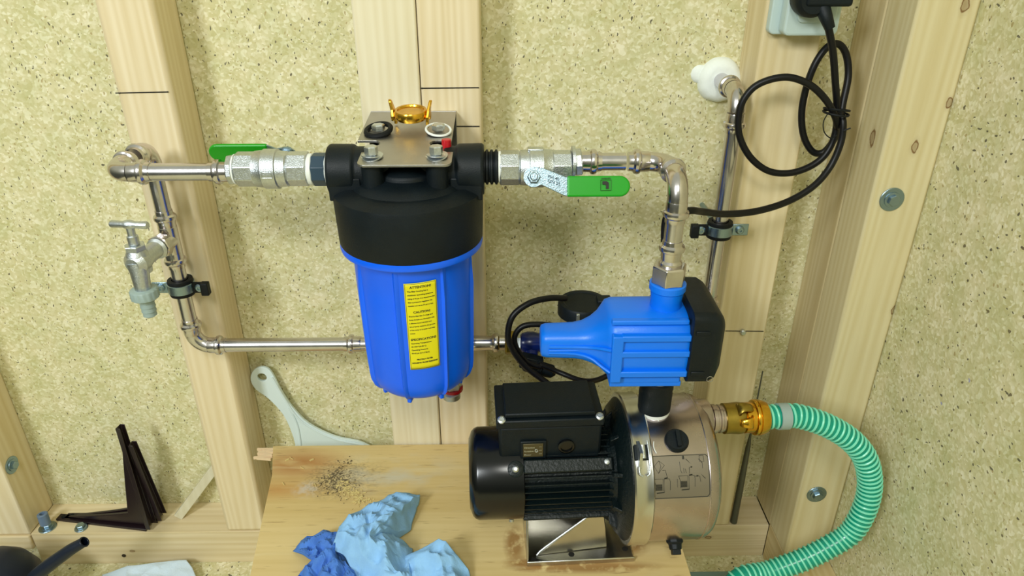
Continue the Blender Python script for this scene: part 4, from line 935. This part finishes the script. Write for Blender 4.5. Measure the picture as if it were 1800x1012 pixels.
# ------------------------------------------------------------------ screw, rod, floor bits on the right
c = P(1305, 582, y=-.081)
tag(MB().lathe(c, (0, -1, 0), [(0, .0045), (.005, .005), (.007, .0035)], 14).build('wood_screw', 'galv'), 'small round screw head in the right stud', 'screw')
p = P(1290, 920, z=.0735); p = V((.4592, -.0715, .0735))
tag(MB().lathe(p, (0, 0, 1), [(0, .0068), (.10, .0062), (.19, .0045), (.22, .0018), (.36, .0012)], 18).build('tapered_rod', plain('dull_grey_rod', (104, 106, 96), .45, .6)), 'grey tapered rod standing on the sill beside the right stud', 'rod')
tag(MB().box((.30, -.17, FZ), (.5265, -.122, FZ+.004)).build('metal_strip', 'floorstrip', bevel=.001), 'blue grey metal strip lying on the floor at the bottom right', 'strip')

# ------------------------------------------------------------------ board the pump stands on
bd = thing('plywood_board', 'worn plywood board with splintered corner carrying the pump', 'board', (-.05, -.3, FZ))
o = [(-.421, -.083), (-.401, -.160), (-.390, -.244), (-.372, -.38), (-.335, -.62), (.285, -.62), (.274, -.38), (.2725, -.30), (.268, -.083)]
MB().prism([(x, y, PZ) for x, y in o], (0, 0, -.018)).build('board_top', 'board', bd, flat=True, bevel=.0008)
g = MB(); random.seed(2)
for i in range(7):
    y = -.089-.0042*i; L_ = random.uniform(.018, .030)
    g.obox((-.421-L_*.35, y, PZ-.003), (L_*.55, .0018, .0022), (1, random.uniform(-.1, .1), random.uniform(-.1, .1)), (0, 1, 0), (0, 0, 1))
g.build('splintered_corner', 'splint', bd, flat=True)
for x in (-.33, .20): MB().box((x, -.60, FZ), (x+.02, -.10, PZ-.018)).build('leg_panel', 'woody', bd)
# sawdust and grit
random.seed(11); g = MB(); g2 = MB()
for i in range(150):
    k = random.random(); c = P(600+k*42+random.gauss(0, 7), 852+k*30+random.gauss(0, 6), z=PZ+.0006); s = random.uniform(.0005, .0016)
    g.obox(c, (s*1.6, s, .0005), (random.uniform(-1, 1), random.uniform(-1, 1), 0.01), (random.uniform(-1, 1), .9, 0), (0, 0, 1))
for u, v in ((548, 808), (531, 822), (498, 850), (578, 836), (554, 852), (512, 805), (505, 808)):
    c = P(u, v, z=PZ+.001); g.obox(c, (.0035, .0012, .001), (random.uniform(-1, 1), .7, 0), (1, -.7, 0), (0, 0, 1))
for i in range(170):
    k = random.random(); c = P(568+k*45+random.gauss(0, 5), 855-k*48+random.gauss(0, 5), z=PZ+.0005) if i % 2 else P(600+random.gauss(0, 16), 850+random.gauss(0, 14), z=PZ+.0005); s = random.uniform(.0004, .0011)
    g2.obox(c, (s*1.5, s, .0004), (random.uniform(-1, 1), random.uniform(-1, 1), 0.01), (random.uniform(-1, 1), .9, 0), (0, 0, 1))
o = tag(g.build('sawdust', 'dust', flat=True), 'pale sawdust and chips scattered on the plywood board', 'sawdust'); o['kind'] = 'stuff'
o = tag(g2.build('grit', 'dirt', flat=True), 'dark grit scattered on the plywood board', 'grit'); o['kind'] = 'stuff'

# ------------------------------------------------------------------ crumpled blue paper
def sheet(name, mat, outline, hfun, label, res=44, amp=.006, seed=0., fs=38., thick=.0006, cat='paper towel'):
    """outline: photo pixels of the sheet's rim, with heights; crumpled surface between"""
    ov = [V(p) for p in outline]; cen = sum(ov, V())/len(ov); cen = V(hfun) if hfun else cen
    n = len(ov); K = 6; g = MB(); N = n*K; rim = []
    for i in range(n):
        for j in range(K): rim.append(ov[i].lerp(ov[(i+1) % n], j/K))
    rings = []
    M_ = res
    for k in range(1, M_+1):
        t_ = k/M_; ring = []
        for q_ in rim:
            b = cen.lerp(q_, t_); s_ = V((b.x*fs+seed, b.y*fs+seed*1.7, seed))
            f1 = noise.noise(s_); f2 = noise.noise(s_*2.3+V((5, 3, 1))); f3 = noise.noise(s_*5.1)
            f2 = noise.noise(s_*1.9+V((5, 3, 1))); f3 = noise.noise(s_*3.6)
            rd = (1-abs(f1)*3)*amp+(1-abs(f2)*2.6)*amp*.6+(abs(f3))*amp*.35
            z = b.z+(rd)*(1-t_**6*.6)
            ring.append(V((b.x+f2*amp*.5, b.y+f1*amp*.5, max(z, PZ+.0015+.001*math.sin(seed)))))
        rings.append(ring)
    c0 = g.b.verts.new(rings[0][0].lerp(rings[0][N//2], .5)); rs = [[g.b.verts.new(p_) for p_ in r_] for r_ in rings]
    for i in range(N): g.b.faces.new((c0, rs[0][i], rs[0][(i+1) % N]))
    for a_, b_2 in zip(rs, rs[1:]):
        for i in range(N): g.b.faces.new((a_[i], b_2[i], b_2[(i+1) % N], a_[(i+1) % N]))
    o_ = g.build(name, mat, ang=38); m_ = o_.modifiers.new('s', 'SOLIDIFY'); m_.thickness = thick; m_.offset = 1
    return tag(o_, label, cat)
H = lambda u, v, hh: P(u, v, z=PZ+hh)
sheet('paper_towel', 'paper', [H(584, 962, .03), H(597, 925, .045), H(612, 909, .05), H(650, 890, .035), H(700, 868, .03), H(738, 874, .018), H(735, 890, .006), H(724, 928, .003), H(700, 948, .004), H(725, 968, .006), H(730, 1000, .006), H(740, 1060, .004), H(660, 1060, .004), H(622, 1020, .01), H(610, 985, .03)],
      H(650, 950, .055), 'light blue crumpled paper towel standing highest in the heap', amp=.010, seed=3.1, fs=30)
sheet('paper_towel', 'paper', [H(700, 985, .010), H(740, 968, .03), H(772, 946, .045), H(784, 950, .045), H(800, 975, .03), H(822, 1003, .01), H(836, 1040, .003), H(790, 1070, .003), H(720, 1060, .003), H(690, 1020, .006)],
      H(762, 1000, .032), 'light blue folded paper towel at the right of the heap', amp=.007, seed=8.6, fs=24)
sheet('paper_towel', 'paper2', [H(514, 971, .002), H(540, 945, .010), H(575, 934, .016), H(598, 940, .02), H(610, 985, .012), H(640, 1030, .010), H(640, 1080, .003), H(560, 1080, .003), H(520, 1020, .003), H(548, 985, .01)],
      H(575, 985, .03), 'deeper blue crumpled paper towel at the left of the heap', amp=.009, seed=14.2, fs=44)

# ------------------------------------------------------------------ white lid handle leaning on the wall behind the board
g = MB(); yb = -.012
hd_ = [(443, 668), (443, 655), (451, 645), (463, 642), (475, 647), (484, 660), (496, 684), (515, 712), (545, 742), (590, 764), (640, 776), (660, 800), (560, 830), (522, 800), (520, 778), (512, 752), (498, 724), (474, 698), (452, 682)]
o2 = [(P(u, v, y=yb).x, P(u, v, y=yb).z) for u, v in hd_]
def sm2(pts, k=4):
    q = [V((a, b, 0)) for a, b in pts]; n = len(q); out = []
    for i in range(n):
        a, b, c, d = q[i-1], q[i], q[(i+1) % n], q[(i+2) % n]
        for j in range(k):
            t = j/k; w_ = .5*((2*b)+(c-a)*t+(2*a-5*b+4*c-d)*t*t+(3*b-a-3*c+d)*t**3); out.append((w_.x, w_.y))
    return out
hc = P(462, 660, y=yb)
wl = thing('plastic_scoop', 'white plastic scoop handle with round hole leaning behind the board', 'scoop', (hc.x, yb, hc.z))
g.plate_holes(sm2(o2), [circ(hc.x, hc.z, .0085, 20)], lambda x, y: V((x, yb, y)), (0, -.006, 0)); g.build('handle_plate', 'lidw', wl, flat=True, bevel=.0012)
MB().tube([P(u, v, y=yb-.006) for u, v in ((508, 715), (522, 745), (528, 775), (530, 800))], .0022, 8, sub=5).tube([P(u, v, y=yb-.006) for u, v in ((478, 662), (500, 700), (530, 740), (585, 770), (640, 782))], .0022, 8, sub=5).build('handle_ridge', 'lidw', wl)

# ------------------------------------------------------------------ left: shelf brackets, offcut, sleeve, can, cloth
def shelf_bracket(c, az, Lh, Lv, label, tilt=0.):
    """steel shelf bracket: folded horizontal arm, vertical arm and diagonal strut meeting at the elbow c"""
    t = thing('shelf_bracket', label, 'shelf bracket', c, group='spare shelf brackets')
    d = V((math.cos(az), math.sin(az), 0)); q = V((-d.y, d.x, 0)); up = (V((0, 0, 1))+q*tilt).normalized(); c = V(c)
    def arm(a, b, name, w0, w1, n_):
        ax = (b-a).normalized(); nn = q; ff = ax.cross(nn)
        # channel section: web plus two flanges
        rings = []
        for k in range(7):
            f = k/6; p_ = a.lerp(b, f); ww = w0+(w1-w0)*f
            rings.append([p_+nn*ww, p_+nn*ww+ff*n_*.009, p_+nn*(ww-.0015)+ff*n_*.009, p_+nn*(ww-.0015)+ff*n_*.0015, p_-nn*(ww-.0015)+ff*n_*.0015, p_-nn*(ww-.0015)+ff*n_*.009, p_-nn*ww+ff*n_*.009, p_-nn*ww])
        o_ = MB().loft(rings).build(name, 'iron', t, bevel=.0006); return o_
    arm(c, c+up*Lv, 'upright_arm', .0115, .0075, 1); arm(c, c+d*Lh, 'shelf_arm', .0115, .0075, -1)
    arm(c+up*(Lv*.80)+d*.006, c+d*(Lh*.80)+up*.006, 'diagonal_strut', .006, .006, 1) if False else MB().prism([c+up*.004+d*.004-q*.003, c+up*(Lv*.80)+d*.003-q*.003, c+up*(Lv*.42)+d*.022-q*.003, c+up*.030+d*.036-q*.003, c+up*.018+d*(Lh*.45)-q*.003, c+d*(Lh*.88)+up*.003-q*.003], q*.006).build('gusset_web', 'iron', t, flat=True, bevel=.001)
    MB().lathe(c+up*(Lv-.012)-d*.001, d, [(0, .0045), (.0025, .004)], 12).lathe(c+d*(Lh-.012)+up*-.001, up, [(0, .0045), (.0025, .004)], 12).build('screw_hole_rim', 'rubber', t)
    return t
e1 = V((P(262, 925, z=.075).x, -.066, .077))
shelf_bracket(e1, R(172), .195, .245, 'dark brown shelf bracket in front, standing on the left sill', .0)
e2 = V((P(284, 905, z=.075).x, -.044, .077))
shelf_bracket(e2, R(178), .190, .205, 'dark brown shelf bracket behind its twin, nearer the wooden offcut', .10)
# offcut
a, b = V((-.652, -.040, .078)), V((-.560, -.006, .190))
dd = (b-a).normalized(); tag(MB().obox((a+b)/2, ((b-a).length/2+.004, .0085, .006), dd, V((dd.z, 0, -dd.x)), dd.cross(V((dd.z, 0, -dd.x)))).build('wood_offcut', 'offcut', bevel=.0008), 'pale wooden offcut leaning between the sill and the left stud', 'offcut')
t = washer_bolt(P(84, 927, z=.072), (0, 0, 1), 'zinc bolt under the grey blue sleeve on the left sill', .016, .008)
c = P(84, 927, z=.072)
sv = tag(MB().lathe(c+V((-.001, 0, .0097)), (-.05, .1, 1), [(0, .0085), (.001, .0095), (.024, .0095), (.025, .0085), (.025, .005), (.012, .005)], 24).build('plastic_sleeve', plain('grey_blue_plastic', (104, 124, 150), .45)), 'grey blue plastic sleeve standing on a bolt at the left end of the sill', 'sleeve')
washer_bolt(P(143, 928, z=.072), (0, 0, 1), 'zinc bolt in the left sill under the shelf bracket arm', .012, .0085)
c = P(218, 976, y=-.0803); tag(MB().lathe(c, (0, -1, 0), [(0, .004), (.001, .004)], 14).build('nail_head', 'iron'), 'dark nail head in the front of the left sill', 'nail')
wc = thing('watering_can', 'dark blue watering can at the bottom left with open spout', 'watering can', (-.915, -.205, FZ))
s1_, s0_ = P(148, 952, y=-.22), P(60, 1016, y=-.235)
MB().tube([s1_, s1_.lerp(s0_, .35)+V((0, 0, .004)), s0_, V((-.872, -.22, .045))], lambda k: .0085+.006*k, 20, cap=False, sub=8).build('spout', 'can', wc)
dr_ = (s1_-s1_.lerp(s0_, .2)).normalized(); MB().torus(s1_, dr_, .0082, .0014, 24, 8).build('spout_rim', 'can', wc)
MB().lathe((-.915, -.205, FZ), (0, 0, 1), [(0, .070), (.004, .075), (.090, .073), (.118, .062), (.138, .045), (.146, .028), (.148, .01)], 48).build('can_body', 'can', wc)
# cloth on floor
ov = [P(178, 1010, z=.0), P(225, 995, z=.012), P(290, 987, z=.016), P(328, 984, z=.014), P(338, 998, z=.008), P(348, 1020, z=.0), P(340, 1060, z=0), P(200, 1060, z=0)]
PZs = PZ; PZ = FZ
sheet('floor_cloth', 'cloth', [V((q_.x, min(q_.y, -.083), max(q_.z, FZ+.003))) for q_ in ov], V((-.70, -.125, .012)), 'pale blue cloth lying on the floor by the left sill', amp=.003, seed=5.5, fs=20, cat='cloth')
PZ = PZs

# repeats share a group
cnt = {}
for o in bpy.data.objects:
    if o.parent is None and o.get('category') and not o.get('kind'): cnt.setdefault(o.name.split('.')[0], []).append(o)
for k, v in cnt.items():
    if len(v) > 1:
        for o in v:
            if not o.get('group'): o['group'] = 'repeated '+k.replace('_', ' ')+' pieces'
